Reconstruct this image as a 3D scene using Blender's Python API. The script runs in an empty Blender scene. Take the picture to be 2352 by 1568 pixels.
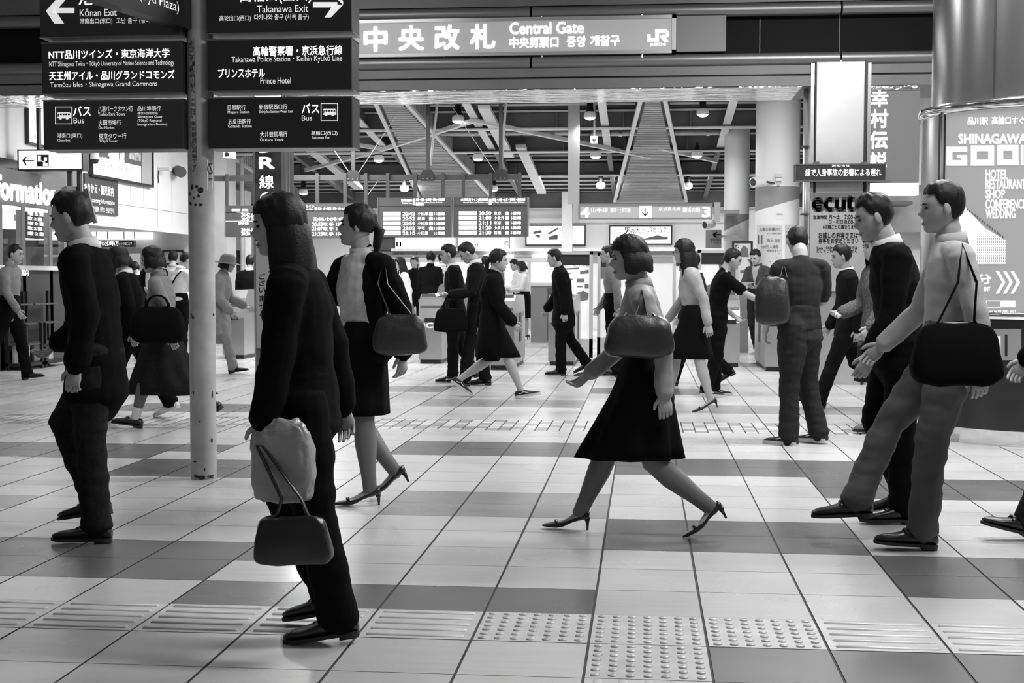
import bpy, bmesh, math, random
from mathutils import Vector as V, Matrix, noise
random.seed(7)
sc = bpy.context.scene
COL = sc.collection
# ------------------------------------------------------------------ camera
F, YAW, PITCH, ROLL, CAMH = 3120.0, .0968, .0463, -.0018, 1.2327
_f = V((-math.sin(YAW)*math.cos(PITCH), math.cos(YAW)*math.cos(PITCH), -math.sin(PITCH)))
_r0 = V((math.cos(YAW), math.sin(YAW), 0)); _d0 = _f.cross(_r0)
_r = _r0*math.cos(ROLL) + _d0*math.sin(ROLL); _d = -_r0*math.sin(ROLL) + _d0*math.cos(ROLL)
CAM = V((0, 0, CAMH))
cd = bpy.data.cameras.new('camera'); cam = bpy.data.objects.new('camera', cd); COL.objects.link(cam)
cd.sensor_width = 36; cd.lens = 36*F/2352; cd.clip_end = 300; cd.clip_start = .05
cam.matrix_world = Matrix(((_r.x, -_d.x, -_f.x, 0), (_r.y, -_d.y, -_f.y, 0), (_r.z, -_d.z, -_f.z, CAMH), (0, 0, 0, 1)))
sc.camera = cam
# ------------------------------------------------------------------ light
sc.view_settings.view_transform = 'Standard'; sc.view_settings.look = 'None'
sc.view_settings.gamma = 1; sc.view_settings.use_curve_mapping = False
sc.view_settings.exposure = 0.0
w = bpy.data.worlds.new('world'); sc.world = w; w.use_nodes = True
w.node_tree.nodes['Background'].inputs[0].default_value = (1, 1, 1, 1)
w.node_tree.nodes['Background'].inputs[1].default_value = .13


def area(loc, sx, sy, power, rot=(0, 0, 0), name='unseen_overhead_light'):  # area light with no fixture, unseen overhead
    l = bpy.data.lights.new(name, 'AREA'); l.shape = 'RECTANGLE'; l.size = sx; l.size_y = sy; l.energy = power
    o = bpy.data.objects.new(name, l); COL.objects.link(o); o.location = loc; o.rotation_euler = rot
    return o


for x, y, p in ((2.4, 5.0, 230), (2.4, 9.5, 330), (2.2, 13.5, 250), (-4.2, 5.5, 14), (-4.2, 9.5, 60), (-4.2, 13.5, 130), (5.6, 9.5, 170)):
    area((x, y, 5.0), 2.6, .7, p)
for x in (-5.5, -1.5, 2.5, 6):
    area((x, 19.3, 4.4), 2.4, .7, 190)  # added to brighten the hall beyond its pendant lamps
area((-5.8, 22.6, 3.9), .7, 3.2, 260)  # added to brighten the white left wall, no lamp hangs here
for x in (-5.5, -1.5, 2.5):
    area((x, 30.5, 3.55), 2.6, .6, 160)  # added brightness for the back of the hall, besides its pendants


# ------------------------------------------------------------------ pixel helpers (2352 x 1568)
def ray(px, py): return _f + _r*((px-1176)/F) + _d*((py-784)/F)
def atY(px, py, Y): d = ray(px, py); return CAM + d*(Y/d.y)
def atX(px, py, X): d = ray(px, py); return CAM + d*(X/d.x)
def atZ(px, py, Z=0): d = ray(px, py); return CAM + d*((Z-CAMH)/d.z)
def pix(p):
    q = V(p)-CAM; z = q.dot(_f); return 1176+F*q.dot(_r)/z, 784+F*q.dot(_d)/z
def atCyl(px, py, cx, cy, r):
    d = ray(px, py); a = d.x*d.x+d.y*d.y; b = -2*(d.x*cx+d.y*cy); c = cx*cx+cy*cy-r*r
    t = (-b-math.sqrt(max(0, b*b-4*a*c)))/(2*a); return CAM + d*t
def rectY(b, Y):
    x0, y0, x1, y1 = b; ym = (y0+y1)/2; xm = (x0+x1)/2
    return atY(x0, ym, Y).x, atY(x1, ym, Y).x, atY(xm, y1, Y).z, atY(xm, y0, Y).z
def rectX(b, X):
    x0, y0, x1, y1 = b; ym = (y0+y1)/2; xm = (x0+x1)/2
    return atX(x0, ym, X).y, atX(x1, ym, X).y, atX(xm, y1, X).z, atX(xm, y0, X).z


# ------------------------------------------------------------------ materials
MATS = {}
def M(name, g=.5, rough=.6, metal=0., spec=.5, emit=0., nz=0., ns=20., bump=0., bs=60., coat=0.):
    if name in MATS: return MATS[name]
    m = bpy.data.materials.new(name); m.use_nodes = True; nt = m.node_tree; b = nt.nodes['Principled BSDF']
    b.inputs['Base Color'].default_value = (g, g, g, 1); b.inputs['Roughness'].default_value = rough
    b.inputs['Metallic'].default_value = metal; b.inputs['Specular IOR Level'].default_value = spec
    b.inputs['Coat Weight'].default_value = coat
    if emit:
        b.inputs['Emission Color'].default_value = (1, 1, 1, 1); b.inputs['Emission Strength'].default_value = emit
    if nz or bump:
        tc = nt.nodes.new('ShaderNodeTexCoord')
    if nz:
        n = nt.nodes.new('ShaderNodeTexNoise'); n.inputs['Scale'].default_value = ns; n.inputs['Detail'].default_value = 5
        nt.links.new(tc.outputs['Object'], n.inputs['Vector'])
        r = nt.nodes.new('ShaderNodeMapRange'); r.inputs[1].default_value = .3; r.inputs[2].default_value = .7
        r.inputs[3].default_value = max(0, g*(1-nz)); r.inputs[4].default_value = g*(1+nz)
        nt.links.new(n.outputs[0], r.inputs[0]); nt.links.new(r.outputs[0], b.inputs['Base Color'])
    if bump:
        n = nt.nodes.new('ShaderNodeTexNoise'); n.inputs['Scale'].default_value = bs; n.inputs['Detail'].default_value = 4
        nt.links.new(tc.outputs['Object'], n.inputs['Vector'])
        bp = nt.nodes.new('ShaderNodeBump'); bp.inputs['Strength'].default_value = bump; bp.inputs['Distance'].default_value = .01
        nt.links.new(n.outputs[0], bp.inputs['Height']); nt.links.new(bp.outputs[0], b.inputs['Normal'])
    MATS[name] = m; return m


def glass_mat(name, rough=0., tint=.9):
    m = bpy.data.materials.new(name); m.use_nodes = True; b = m.node_tree.nodes['Principled BSDF']
    b.inputs['Base Color'].default_value = (tint, tint, tint, 1); b.inputs['Roughness'].default_value = rough
    b.inputs['Transmission Weight'].default_value = 1; b.inputs['IOR'].default_value = 1.1
    MATS[name] = m; return m


black = M('black_cloth', .004, .9, spec=.08, bump=.25, bs=400)
suit = M('suit_cloth', .006, .88, spec=.1, bump=.25, bs=300)
charcoal = M('charcoal_cloth', .016, .9, spec=.1, nz=.3, ns=60, bump=.3, bs=300)
denim = M('dark_denim', .02, .9, spec=.12, nz=.2, ns=30, bump=.4, bs=250)
greycloth = M('grey_cloth', .2, .85, spec=.2, nz=.15, ns=12, bump=.2, bs=200)
midcloth = M('mid_grey_cloth', .1, .85, spec=.2, nz=.2, ns=14, bump=.2, bs=200)
palecloth = M('pale_cloth', .42, .8, spec=.2, nz=.1, ns=10, bump=.15, bs=200)
whitecloth = M('white_cloth', .72, .75, spec=.2, nz=.05, ns=12, bump=.1, bs=150)
knit = M('knit_wool', .11, .95, spec=.1, nz=.5, ns=70, bump=.8, bs=120)
skin = M('skin', .36, .5, spec=.4, nz=.06, ns=25)
hairm = M('hair', .005, .5, spec=.3, bump=.2, bs=160)
eyew = M('eye_white', .7, .2); eyeb = M('eye_dark', .01, .15)
lips = M('lips', .18, .5)
leather = M('black_leather', .012, .28, spec=.55, bump=.1, bs=150)
softleather = M('soft_black_leather', .018, .38, spec=.6, bump=.35, bs=25)
sole = M('shoe_sole', .015, .6); solew = M('white_sole', .5, .6); canvas = M('black_canvas', .012, .8)
suede = M('grey_suede', .11, .9, nz=.2, ns=30)
steel = M('brushed_steel', .55, .28, 1., nz=.08, ns=3)
darksteel = M('dark_painted_steel', .06, .45, .3)
chrome = M('polished_chrome', .8, .1, 1.)
white = M('white_paint', .78, .5, nz=.03, ns=2)
whiteg = M('white_gloss', .82, .25)
offwhite = M('off_white_paint', .6, .5, nz=.06, ns=3)
grey = M('grey_paint', .3, .5, nz=.06, ns=3)
dgrey = M('dark_grey_paint', .075, .5)
blackm = M('black_paint', .015, .4)
panelb = M('sign_black', .02, .35, spec=.4)
paneld = M('sign_charcoal', .035, .4, spec=.4)
txtw = M('sign_white_lit', .85, .5, emit=.55)
txtb = M('sign_black_ink', .01, .5)
txtg = M('sign_grey_ink', .25, .5)
lit = M('lit_white', .9, .5, emit=1.6)
lit2 = M('lit_bright', .9, .5, emit=3.0)
litg = M('lit_grey', .4, .4, emit=.18)
lit_soft = M('lit_soft_white', .8, .5, emit=.75)
led = M('led_white', .9, .5, emit=1.3)
paper = M('paper', .75, .8)
glass = glass_mat('clear_glass')


# ------------------------------------------------------------------ mesh builder
class MB:
    def __init__(s): s.v = []; s.f = []; s.mi = []
    def add(s, vs, fs, mi=0):
        o = len(s.v); s.v += [V(p) for p in vs]
        for f in fs: s.f.append(tuple(i+o for i in f)); s.mi.append(mi)
        return s
    def box(s, x0, x1, y0, y1, z0, z1, mi=0, m=None):
        vs = [V((x, y, z)) for z in (z0, z1) for y in (y0, y1) for x in (x0, x1)]
        if m is not None: vs = [m @ p for p in vs]
        return s.add(vs, [(0, 2, 3, 1), (4, 5, 7, 6), (0, 1, 5, 4), (2, 6, 7, 3), (0, 4, 6, 2), (1, 3, 7, 5)], mi)
    def cyl(s, p0, p1, r0, r1=None, n=16, mi=0, caps=True):
        p0 = V(p0); p1 = V(p1); r1 = r0 if r1 is None else r1
        t = (p1-p0).normalized(); a = t.orthogonal().normalized(); b = t.cross(a)
        vs = []
        for p, r in ((p0, r0), (p1, r1)):
            vs += [p+(a*math.cos(2*math.pi*i/n)+b*math.sin(2*math.pi*i/n))*r for i in range(n)]
        fs = [(i, (i+1) % n, n+(i+1) % n, n+i) for i in range(n)]
        if caps: fs += [tuple(range(n-1, -1, -1)), tuple(range(n, 2*n))]
        return s.add(vs, fs, mi)
    def bar(s, p0, p1, w, h, mi=0):
        """a rectangular bar from p0 to p1, w across and h tall"""
        p0 = V(p0); p1 = V(p1); t = (p1-p0).normalized()
        a = t.cross(V((0, 0, 1)));
        if a.length < 1e-4: a = V((1, 0, 0))
        a.normalize(); b = a.cross(t)
        vs = [p+a*(sx*w/2)+b*(sz*h/2) for p in (p0, p1) for sx, sz in ((-1, -1), (1, -1), (1, 1), (-1, 1))]
        return s.add(vs, [(3, 2, 1, 0), (4, 5, 6, 7), (0, 1, 5, 4), (1, 2, 6, 5), (2, 3, 7, 6), (3, 0, 4, 7)], mi)
    def tube(s, pts, r, n=8, mi=0):
        return s.chain(pts, [(r, r)]*len(pts), n=n, mi=mi, round_ends=False)
    def chain(s, pts, rads, ref=V((1, 0, 0)), n=14, mi=0, round_ends=True, open_end=False):
        """elliptical tube through pts; rads = (half along ref, half along the other axis)"""
        pts = [V(p) for p in pts]; k = len(pts); rings = []
        if round_ends:
            t0 = (pts[0]-pts[1]).normalized(); t1 = (pts[-1]-pts[-2]).normalized()
            r0 = min(rads[0]); r1 = min(rads[-1])
            pts = [pts[0]+t0*r0*.8] + pts + [pts[-1]+t1*r1*.8]
            rads = [(rads[0][0]*.45, rads[0][1]*.45)] + list(rads) + [(rads[-1][0]*.45, rads[-1][1]*.45)]
            k = len(pts)
        for i, p in enumerate(pts):
            t = (pts[min(i+1, k-1)]-pts[max(i-1, 0)]).normalized()
            a = ref - t*ref.dot(t)
            if a.length < 1e-3: a = t.orthogonal()
            a.normalize(); b = t.cross(a)
            rings.append([p+a*(rads[i][0]*math.cos(2*math.pi*j/n))+b*(rads[i][1]*math.sin(2*math.pi*j/n)) for j in range(n)])
        vs = [q for r in rings for q in r]; fs = []
        for i in range(k-1):
            for j in range(n):
                fs.append((i*n+j, i*n+(j+1) % n, (i+1)*n+(j+1) % n, (i+1)*n+j))
        fs.append(tuple(range(n-1, -1, -1)))
        if not open_end: fs.append(tuple((k-1)*n+j for j in range(n)))
        return s.add(vs, fs, mi)
    def ball(s, c, rx, ry, rz, n=16, m=10, e=1., mi=0, mat=None):
        c = V(c); vs = []; fs = []
        sp = lambda x: math.copysign(abs(x)**e, x)
        for i in range(m+1):
            th = math.pi*i/m - math.pi/2
            for j in range(n):
                ph = 2*math.pi*j/n
                p = V((rx*sp(math.cos(th))*sp(math.cos(ph)), ry*sp(math.cos(th))*sp(math.sin(ph)), rz*sp(math.sin(th))))
                vs.append(c+(mat @ p if mat is not None else p))
        for i in range(m):
            for j in range(n): fs.append((i*n+j, i*n+(j+1) % n, (i+1)*n+(j+1) % n, (i+1)*n+j))
        return s.add(vs, fs, mi)
    def lathe(s, prof, c=(0, 0, 0), n=32, a0=0., a1=2*math.pi, mi=0):
        c = V(c); full = abs(a1-a0-2*math.pi) < 1e-6; nn = n if full else n+1; vs = []; fs = []
        for r, z in prof:
            for j in range(nn):
                a = a0+(a1-a0)*j/n; vs.append(c+V((r*math.cos(a), r*math.sin(a), z)))
        for i in range(len(prof)-1):
            for j in range(n):
                fs.append((i*nn+j, i*nn+(j+1) % nn, (i+1)*nn+(j+1) % nn, (i+1)*nn+j))
        return s.add(vs, fs, mi)
    def prism(s, poly, d, mi=0):
        """closed polygon of 3D points pushed along vector d"""
        n = len(poly); vs = [V(p) for p in poly]+[V(p)+V(d) for p in poly]
        return s.add(vs, [tuple(range(n)), tuple(range(2*n-1, n-1, -1))]+[(i, n+i, n+(i+1) % n, (i+1) % n) for i in range(n)], mi)
    def mesh(s, name, org=V((0, 0, 0)), smooth=False):
        me = bpy.data.meshes.new(name); me.from_pydata([tuple(p-org) for p in s.v], [], s.f)
        for p, i in zip(me.polygons, s.mi): p.material_index = i; p.use_smooth = smooth
        me.update(); return me
    def build(s, name, mats, parent=None, smooth=False, fixn=True):
        org = WL(parent) if parent else None
        if org is None:
            xs = [p.x for p in s.v]; ys = [p.y for p in s.v]; zs = [p.z for p in s.v]
            org = V(((min(xs)+max(xs))/2, (min(ys)+max(ys))/2, min(zs)))
        me = s.mesh(name, org, smooth)
        if fixn:
            bm = bmesh.new(); bm.from_mesh(me); bmesh.ops.recalc_face_normals(bm, faces=bm.faces); bm.to_mesh(me); bm.free()
        return link(name, me, mats, parent, org)


def WL(o):
    p = V((0, 0, 0))
    while o is not None: p += V(o.location); o = o.parent
    return p
def link(name, me, mats, parent=None, org=V((0, 0, 0))):
    for m in (mats if isinstance(mats, (list, tuple)) else [mats]): me.materials.append(m)
    o = bpy.data.objects.new(name, me); COL.objects.link(o)
    if parent: o.parent = parent
    else: o.location = org
    return o
def tag(o, label, cat, group=None, kind=None):
    o['label'] = label; o['category'] = cat
    if group: o['group'] = group
    if kind: o['kind'] = kind
    return o
def thing(name, loc, label, cat, group=None):
    o = bpy.data.objects.new(name, None); COL.objects.link(o); o.location = loc; o.empty_display_size = .2
    return tag(o, label, cat, group)
def struct(name, mb, mats, smooth=False):
    o = mb.build(name, mats, None, smooth); o['kind'] = 'structure'; return o
def smooth_by_angle(o, deg=35):
    me = o.data
    for p in me.polygons: p.use_smooth = True
    bm = bmesh.new(); bm.from_mesh(me)
    for e in bm.edges:
        e.smooth = len(e.link_faces) == 2 and e.calc_face_angle(0) < math.radians(deg)
    bm.to_mesh(me); bm.free()


# ------------------------------------------------------------------ lettering
TXT = {}
def glyphs(body, bold=0.):
    k = (body, bold)
    if k not in TXT:
        c = bpy.data.curves.new('lettering', 'FONT'); c.body = body; c.size = 1; c.resolution_u = 3
        o = bpy.data.objects.new('lettering', c); COL.objects.link(o)
        dg = bpy.context.evaluated_depsgraph_get(); ev = o.evaluated_get(dg); me = ev.to_mesh()
        vs = [tuple(v.co) for v in me.vertices]; fs = [tuple(p.vertices) for p in me.polygons]
        ev.to_mesh_clear(); bpy.data.objects.remove(o); bpy.data.curves.remove(c)
        x0 = min(v[0] for v in vs); x1 = max(v[0] for v in vs); y0 = min(v[1] for v in vs); y1 = max(v[1] for v in vs)
        if bold >= .011:      # heavier strokes: overlaid copies nudged sideways
            n0 = len(vs); b_ = bold*.9; v0 = vs; f0 = fs; vs = []; fs = []
            for q, (dx, dy) in enumerate(((-b_, -b_), (b_, -b_), (-b_, b_), (b_, b_))):
                vs += [(v[0]+dx, v[1]+dy, 0) for v in v0]; fs += [tuple(i+q*n0 for i in f) for f in f0]
        TXT[k] = ([((v[0]-x0)/(x1-x0), (v[1]-y0)/(y1-y0)) for v in vs], fs)
    return TXT[k]
def lay(mb, items, put):
    """items: (body, x0, y0, x1, y1[, bold]); put(box)-> function (u,v)->point"""
    for it in items:
        vs, fs = glyphs(it[0], it[5] if len(it) > 5 else .012); g = put(it[1:5])
        mb.add([g(u, v) for u, v in vs], fs)
def putY(Y):
    def f(b):
        x0, x1, z0, z1 = rectY(b, Y); return lambda u, v: V((x0+u*(x1-x0), Y, z0+v*(z1-z0)))
    return f
def putX(X):
    def f(b):
        y0, y1, z0, z1 = rectX(b, X); return lambda u, v: V((X, y0+u*(y1-y0), z0+v*(z1-z0)))
    return f
def letters(items, put, mat, parent, name='lettering'):
    mb = MB(); lay(mb, items, put); return mb.build(name, mat, parent, fixn=False)
def polyY(mb, pts, Y, d=-.003):
    mb.prism([atY(x, y, Y) for x, y in pts], (0, d, 0))
def panelY(b, Y, t, mat, parent, name):
    x0, x1, z0, z1 = rectY(b, Y); return MB().box(x0, x1, Y, Y+t, z0, z1).build(name, mat, parent)
def frameY(b, Y, t, wd, mat, parent, name='frame'):
    x0, x1, z0, z1 = rectY(b, Y); m = MB()
    m.box(x0-wd, x0, Y, Y+t, z0-wd, z1+wd); m.box(x1, x1+wd, Y, Y+t, z0-wd, z1+wd)
    m.box(x0, x1, Y, Y+t, z0-wd, z0); m.box(x0, x1, Y, Y+t, z1, z1+wd); return m.build(name, mat, parent)

# ================================================================== STRUCTURE
# ---- floor: grout bed and single tiles
def floor_mat(name, g, rough):
    m = bpy.data.materials.new(name); m.use_nodes = True; nt = m.node_tree; b = nt.nodes['Principled BSDF']; L = nt.links.new
    tc = nt.nodes.new('ShaderNodeTexCoord')
    n = nt.nodes.new('ShaderNodeTexNoise'); n.inputs['Scale'].default_value = 1.1; n.inputs['Detail'].default_value = 6; L(tc.outputs['Object'], n.inputs['Vector'])
    f = nt.nodes.new('ShaderNodeTexNoise'); f.inputs['Scale'].default_value = 160; L(tc.outputs['Object'], f.inputs['Vector'])
    mp = nt.nodes.new('ShaderNodeMapping'); mp.inputs['Scale'].default_value = (1, 14, 1); L(tc.outputs['Object'], mp.inputs['Vector'])
    s = nt.nodes.new('ShaderNodeTexNoise'); s.inputs['Scale'].default_value = 2.5; s.inputs['Detail'].default_value = 3; L(mp.outputs[0], s.inputs['Vector'])
    at = nt.nodes.new('ShaderNodeAttribute'); at.attribute_name = 'tile_tone'
    a1 = nt.nodes.new('ShaderNodeMath'); a1.operation = 'MULTIPLY_ADD'; L(n.outputs[0], a1.inputs[0]); a1.inputs[1].default_value = .25; L(at.outputs['Fac'], a1.inputs[2])
    a2 = nt.nodes.new('ShaderNodeMath'); a2.operation = 'MULTIPLY_ADD'; L(s.outputs[0], a2.inputs[0]); a2.inputs[1].default_value = .16; L(a1.outputs[0], a2.inputs[2])
    a3 = nt.nodes.new('ShaderNodeMath'); a3.operation = 'MULTIPLY_ADD'; L(f.outputs[0], a3.inputs[0]); a3.inputs[1].default_value = .03; L(a2.outputs[0], a3.inputs[2])
    a4 = nt.nodes.new('ShaderNodeMath'); a4.operation = 'MULTIPLY'; L(a3.outputs[0], a4.inputs[0]); a4.inputs[1].default_value = g
    L(a4.outputs[0], b.inputs['Base Color'])
    r = nt.nodes.new('ShaderNodeMapRange'); L(n.outputs[0], r.inputs[0]); r.inputs[1].default_value = .3; r.inputs[2].default_value = .7
    r.inputs[3].default_value = rough*.8; r.inputs[4].default_value = rough*1.25; L(r.outputs[0], b.inputs['Roughness'])
    b.inputs['Specular IOR Level'].default_value = .6
    MATS[name] = m; return m


TL = floor_mat('pale_stone_tile', .5, .27); TD = floor_mat('dark_stone_tile', .12, .28); TM = floor_mat('mid_stone_tile', .28, .27)
GR = M('grout', .03, .8, nz=.3, ns=8)
PX0, PY0, PW = -.18, 4.548, .4
DARK = [(-4, -1, 1, 1, 1), (-8, -5, 2, 3, 1), (-4, -4, 3, 3, 1), (0, 2, 4, 5, 1), (3, 8, 2, 3, 1), (-3, -1, 6, 7, 2), (-4, -1, 12, 13, 1), (0, 4, 10, 11, 1),
        (3, 9, 8, 9, 1), (1, 9, -3, -1, 1), (-14, -9, 11, 12, 1), (-8, -8, 12, 12, 1), (-8, -6, 9, 10, 1), (-12, -8, 19, 20, 1), (-5, -2, 21, 22, 2),
        (2, 6, 20, 21, 2), (-1, 1, 25, 26, 1), (-9, -6, 25, 26, 1), (5, 11, 15, 15, 2), (-13, -9, 6, 6, 2)]
cell = {}
for i0, i1, j0, j1, s_ in DARK:
    for i in range(i0, i1+1):
        for j in range(j0, j1+1): cell[(i, j)] = s_
TACT = {(i, 0): 'bar' for i in range(-8, -1)}; TACT.update({(i, 0): 'bar' for i in range(2, 8)})
TACT.update({(-1, 0): 'dot', (0, 0): 'dot', (1, 0): 'dot', (0, -1): 'dot', (0, -2): 'barl', (0, -3): 'barl'})
fb = MB(); tones = []
def tile(x0, x1, y0, y1, mi, t): fb.add([(x0, y0, 0), (x1, y0, 0), (x1, y1, 0), (x0, y1, 0)], [(0, 1, 2, 3)], mi); tones.append(t)
for i in range(-32, 28):
    for j in range(-8, 80):
        x0 = PX0+i*PW; y0 = PY0+j*PW
        if (i, j) in TACT: continue
        if j in (16, 17):
            for a in range(4):
                for c in range(3):
                    tile(x0+a*.1+.005, x0+a*.1+.095, y0+c*.1333+.003, y0+c*.1333+.13, random.choice((0, 0, 2)), .75+random.random()*.25)
            continue
        gx = .0045+.003*noise.noise((i*1.7, j*.2, 3)); mi = cell.get((i, j), 0)
        tile(x0+gx, x0+PW-gx, y0+.0022, y0+PW-.0022, mi, .72+.12*random.random())
nt_ = len(fb.f)
x0 = PX0-32*PW; x1 = PX0+28*PW; y0 = PY0-8*PW; y1 = PY0+80*PW
fb.add([(x0, y0, -.003), (x1, y0, -.003), (x1, y1, -.003), (x0, y1, -.003)], [(0, 1, 2, 3)], 3); tones.append(1)
fl = struct('floor', fb, [TL, TD, TM, GR])
fa = fl.data.attributes.new('tile_tone', 'FLOAT', 'FACE')
for k, t in enumerate(tones): fa.data[k].value = t
# ---- tactile paving, one strip set into the floor
tp = MB(); TPm = M('tactile_paving', .5, .32, nz=.12, ns=9, bump=.1, bs=60); TPw = M('tactile_paving_worn', .42, .36, nz=.3, ns=30)
for (i, j), k in TACT.items():
    x0 = PX0+i*PW+.005; y0 = PY0+j*PW+.003; x1 = x0+.39; y1 = y0+.394
    tp.box(x0, x1, y0, y1, -.002, .001)
    if k == 'dot':
        for a in range(7):
            for c in range(7):
                tp.lathe([(.0155, .001), (.0145, .004), (.010, .006), (0.001, .0062)], (x0+.03+a*.055, y0+.03+c*.0557, 0), n=10, mi=1)
    elif k == 'bar':
        for c in range(5): tp.chain([(x0+.028, y0+.04+c*.0785, .001), (x1-.028, y0+.04+c*.0785, .001)], [(.014, .0055)]*2, ref=V((0, 1, 0)), n=10, mi=0)
    else:
        for c in range(5): tp.chain([(x0+.04+c*.0785, y0+.02, .001), (x0+.04+c*.0785, y1-.02, .001)], [(.014, .0055)]*2, n=10)
o = struct('trim_1', tp, [TPm, TPw]); o['label'] = 'tactile paving strip with raised bars and domes'
smooth_by_angle(o, 50)

# ---- portal beam across the concourse
BY = 16.2
def zt(y): return atY(1100, y, BY).z
wb = MB(); xL, xR = -13., 6.5
wb.box(xL, xR, BY, BY+.3, zt(16), zt(-130), 0)                         # grey fascia over the top tube
wb.box(xL, xR, BY+.12, BY+.3, zt(132), zt(16), 1)                      # dark recessed panels
for px in (100, 470, 840, 1220, 1745, 1928):
    x = atY(px, 90, BY+.12).x; wb.box(x-.006, x+.006, BY+.112, BY+.122, zt(130), zt(40), 2)
wb.box(xL, xR, BY+.02, BY+.3, zt(178), zt(157), 0)
wb.box(xL, xR, BY+.05, BY+.3, zt(183), zt(178), 2)
wb.box(xL, xR, BY, BY+.3, zt(206), zt(183), 0)
wb.box(xL, xR, BY+.3, BY+1.25, zt(207)+.012, zt(-130), 0)
struct('wall_front', wb, [M('fascia_grey', .13, .5, .2, nz=.08, ns=3), M('fascia_black', .006, .6, spec=.08), blackm])
for k, (ya, yb) in enumerate(((17, 47), (130, 158))):
    t = MB(); r = (zt(ya)-zt(yb))/2; zc = (zt(ya)+zt(yb))/2
    sg = [xL]+[atY(px, 90, BY).x for px in (1220, 1932)]+[xR]
    for a, b in zip(sg, sg[1:]): t.cyl((a+.012, BY+.03, zc), (b-.012, BY+.03, zc), r, n=28)
    o = struct('trim_%d' % (k+2), t, M('tube_grey', .2, .4, .7), True); smooth_by_angle(o, 40)
# wavy mirror soffit under the beam
sm = bpy.data.materials.new('wavy_mirror_soffit'); sm.use_nodes = True; nt = sm.node_tree; b = nt.nodes['Principled BSDF']
b.inputs['Base Color'].default_value = (.85, .85, .85, 1); b.inputs['Metallic'].default_value = 1; b.inputs['Roughness'].default_value = .1
tc = nt.nodes.new('ShaderNodeTexCoord'); mp = nt.nodes.new('ShaderNodeMapping'); mp.inputs['Scale'].default_value = (1.2, 5, 1)
n = nt.nodes.new('ShaderNodeTexNoise'); n.inputs['Scale'].default_value = 2.2; n.inputs['Detail'].default_value = 2.5; bp = nt.nodes.new('ShaderNodeBump'); bp.inputs['Strength'].default_value = 1; bp.inputs['Distance'].default_value = .1
nt.links.new(tc.outputs['Object'], mp.inputs[0]); nt.links.new(mp.outputs[0], n.inputs['Vector']); nt.links.new(n.outputs[0], bp.inputs['Height']); nt.links.new(bp.outputs[0], b.inputs['Normal'])
s = MB(); s.box(xL, atY(1842, 200, BY).x, BY, BY+1.2, zt(207)-.004, zt(207)+.01); struct('trim_4', s, sm)
# near ceiling with its edge just over the beam, side and back walls
c = MB(); c.box(-13, 6.6, -1, BY, 5.15, 5.3); struct('ceiling', c, M('ceiling_grey', .35, .8))
c = MB(); c.box(6.5, 6.6, 8, 34.3, 0, 5.15); struct('wall_right', c, M('right_wall', .4, .6))

# ---- hall roof behind the beam: it falls away towards the back wall
RO = lambda y: 4.4-.1*(y-24)
def slope_box(mb, x0, x1, y0, y1, dz0, dz1, mi=0):
    vs = [(x, y, RO(y)+d) for d in (dz0, dz1) for y in (y0, y1) for x in (x0, x1)]
    mb.add(vs, [(0, 2, 3, 1), (4, 5, 7, 6), (0, 1, 5, 4), (2, 6, 7, 3), (0, 4, 6, 2), (1, 3, 7, 5)], mi)
s = MB(); slope_box(s, -13, 6.5, BY+1.25, 34.3, 0, .1); o = struct('ceiling_hall', s, M('roof_deck', .08, .8, nz=.2, ns=3))
o.name = 'ceiling.001'
tn = 5
wsteel = M('white_steel', .72, .4, nz=.06, ns=4); gweb = M('girder_web', .15, .6, nz=.1, ns=3)
y = 23.0
while y < 33.8:
    s = MB(); s.box(-13, 6.4, y, y+.06, RO(y)-.115, RO(y)-.085); s.box(-13, 6.4, y+.045, y+.055, RO(y)-.085, RO(y)-.0, 1); struct('trim_%d' % tn, s, [M('purlin_white', .85, .4), gweb]); tn += 1
    y += .52
for y, d in ((24.7, .38), (26.75, .4), (29.6, .36), (33.4, .5)):
    s = MB(); s.box(-13, 6.4, y, y+.03, RO(y)-d, RO(y)-.1, 1); s.box(-13, 6.4, y-.1, y+.13, RO(y)-d-.025, RO(y)-d, 0)
    for k in range(16):
        x = -12.4+k*1.2; s.box(x, x+.02, y-.09, y, RO(y)-d, RO(y)-.1, 1)
    struct('trim_%d' % tn, s, [wsteel, gweb]); tn += 1
for x in (-9.3, -7.2, -5.1, -3.0, -.72, 1.45, 3.6):
    s = MB(); slope_box(s, x-.07, x+.07, 22, 27.0, -.36, -.33); slope_box(s, x-.015, x+.015, 22, 27, -.33, -.1, 1); slope_box(s, x-.05, x+.05, 27.2, 33.6, -.3, -.28, 1); slope_box(s, x-.015, x+.015, 27.2, 33.6, -.28, -.1, 1); struct('trim_%d' % tn, s, [wsteel, gweb]); tn += 1
for (xa, ya, xb, yb) in ((-3, 23.9, -5.1, 26.4), (-5.1, 26.4, -7.2, 28.6), (-3, 23.9, .1, 27.4), (-7.2, 24.2, -5.1, 26.4), (.3, 26.5, 1.45, 27.9)):
    s = MB(); s.bar((xa, ya, RO(ya)-.4), (xb, yb, RO(yb)-.4), .09, .07); struct('trim_%d' % tn, s, wsteel); tn += 1

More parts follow.
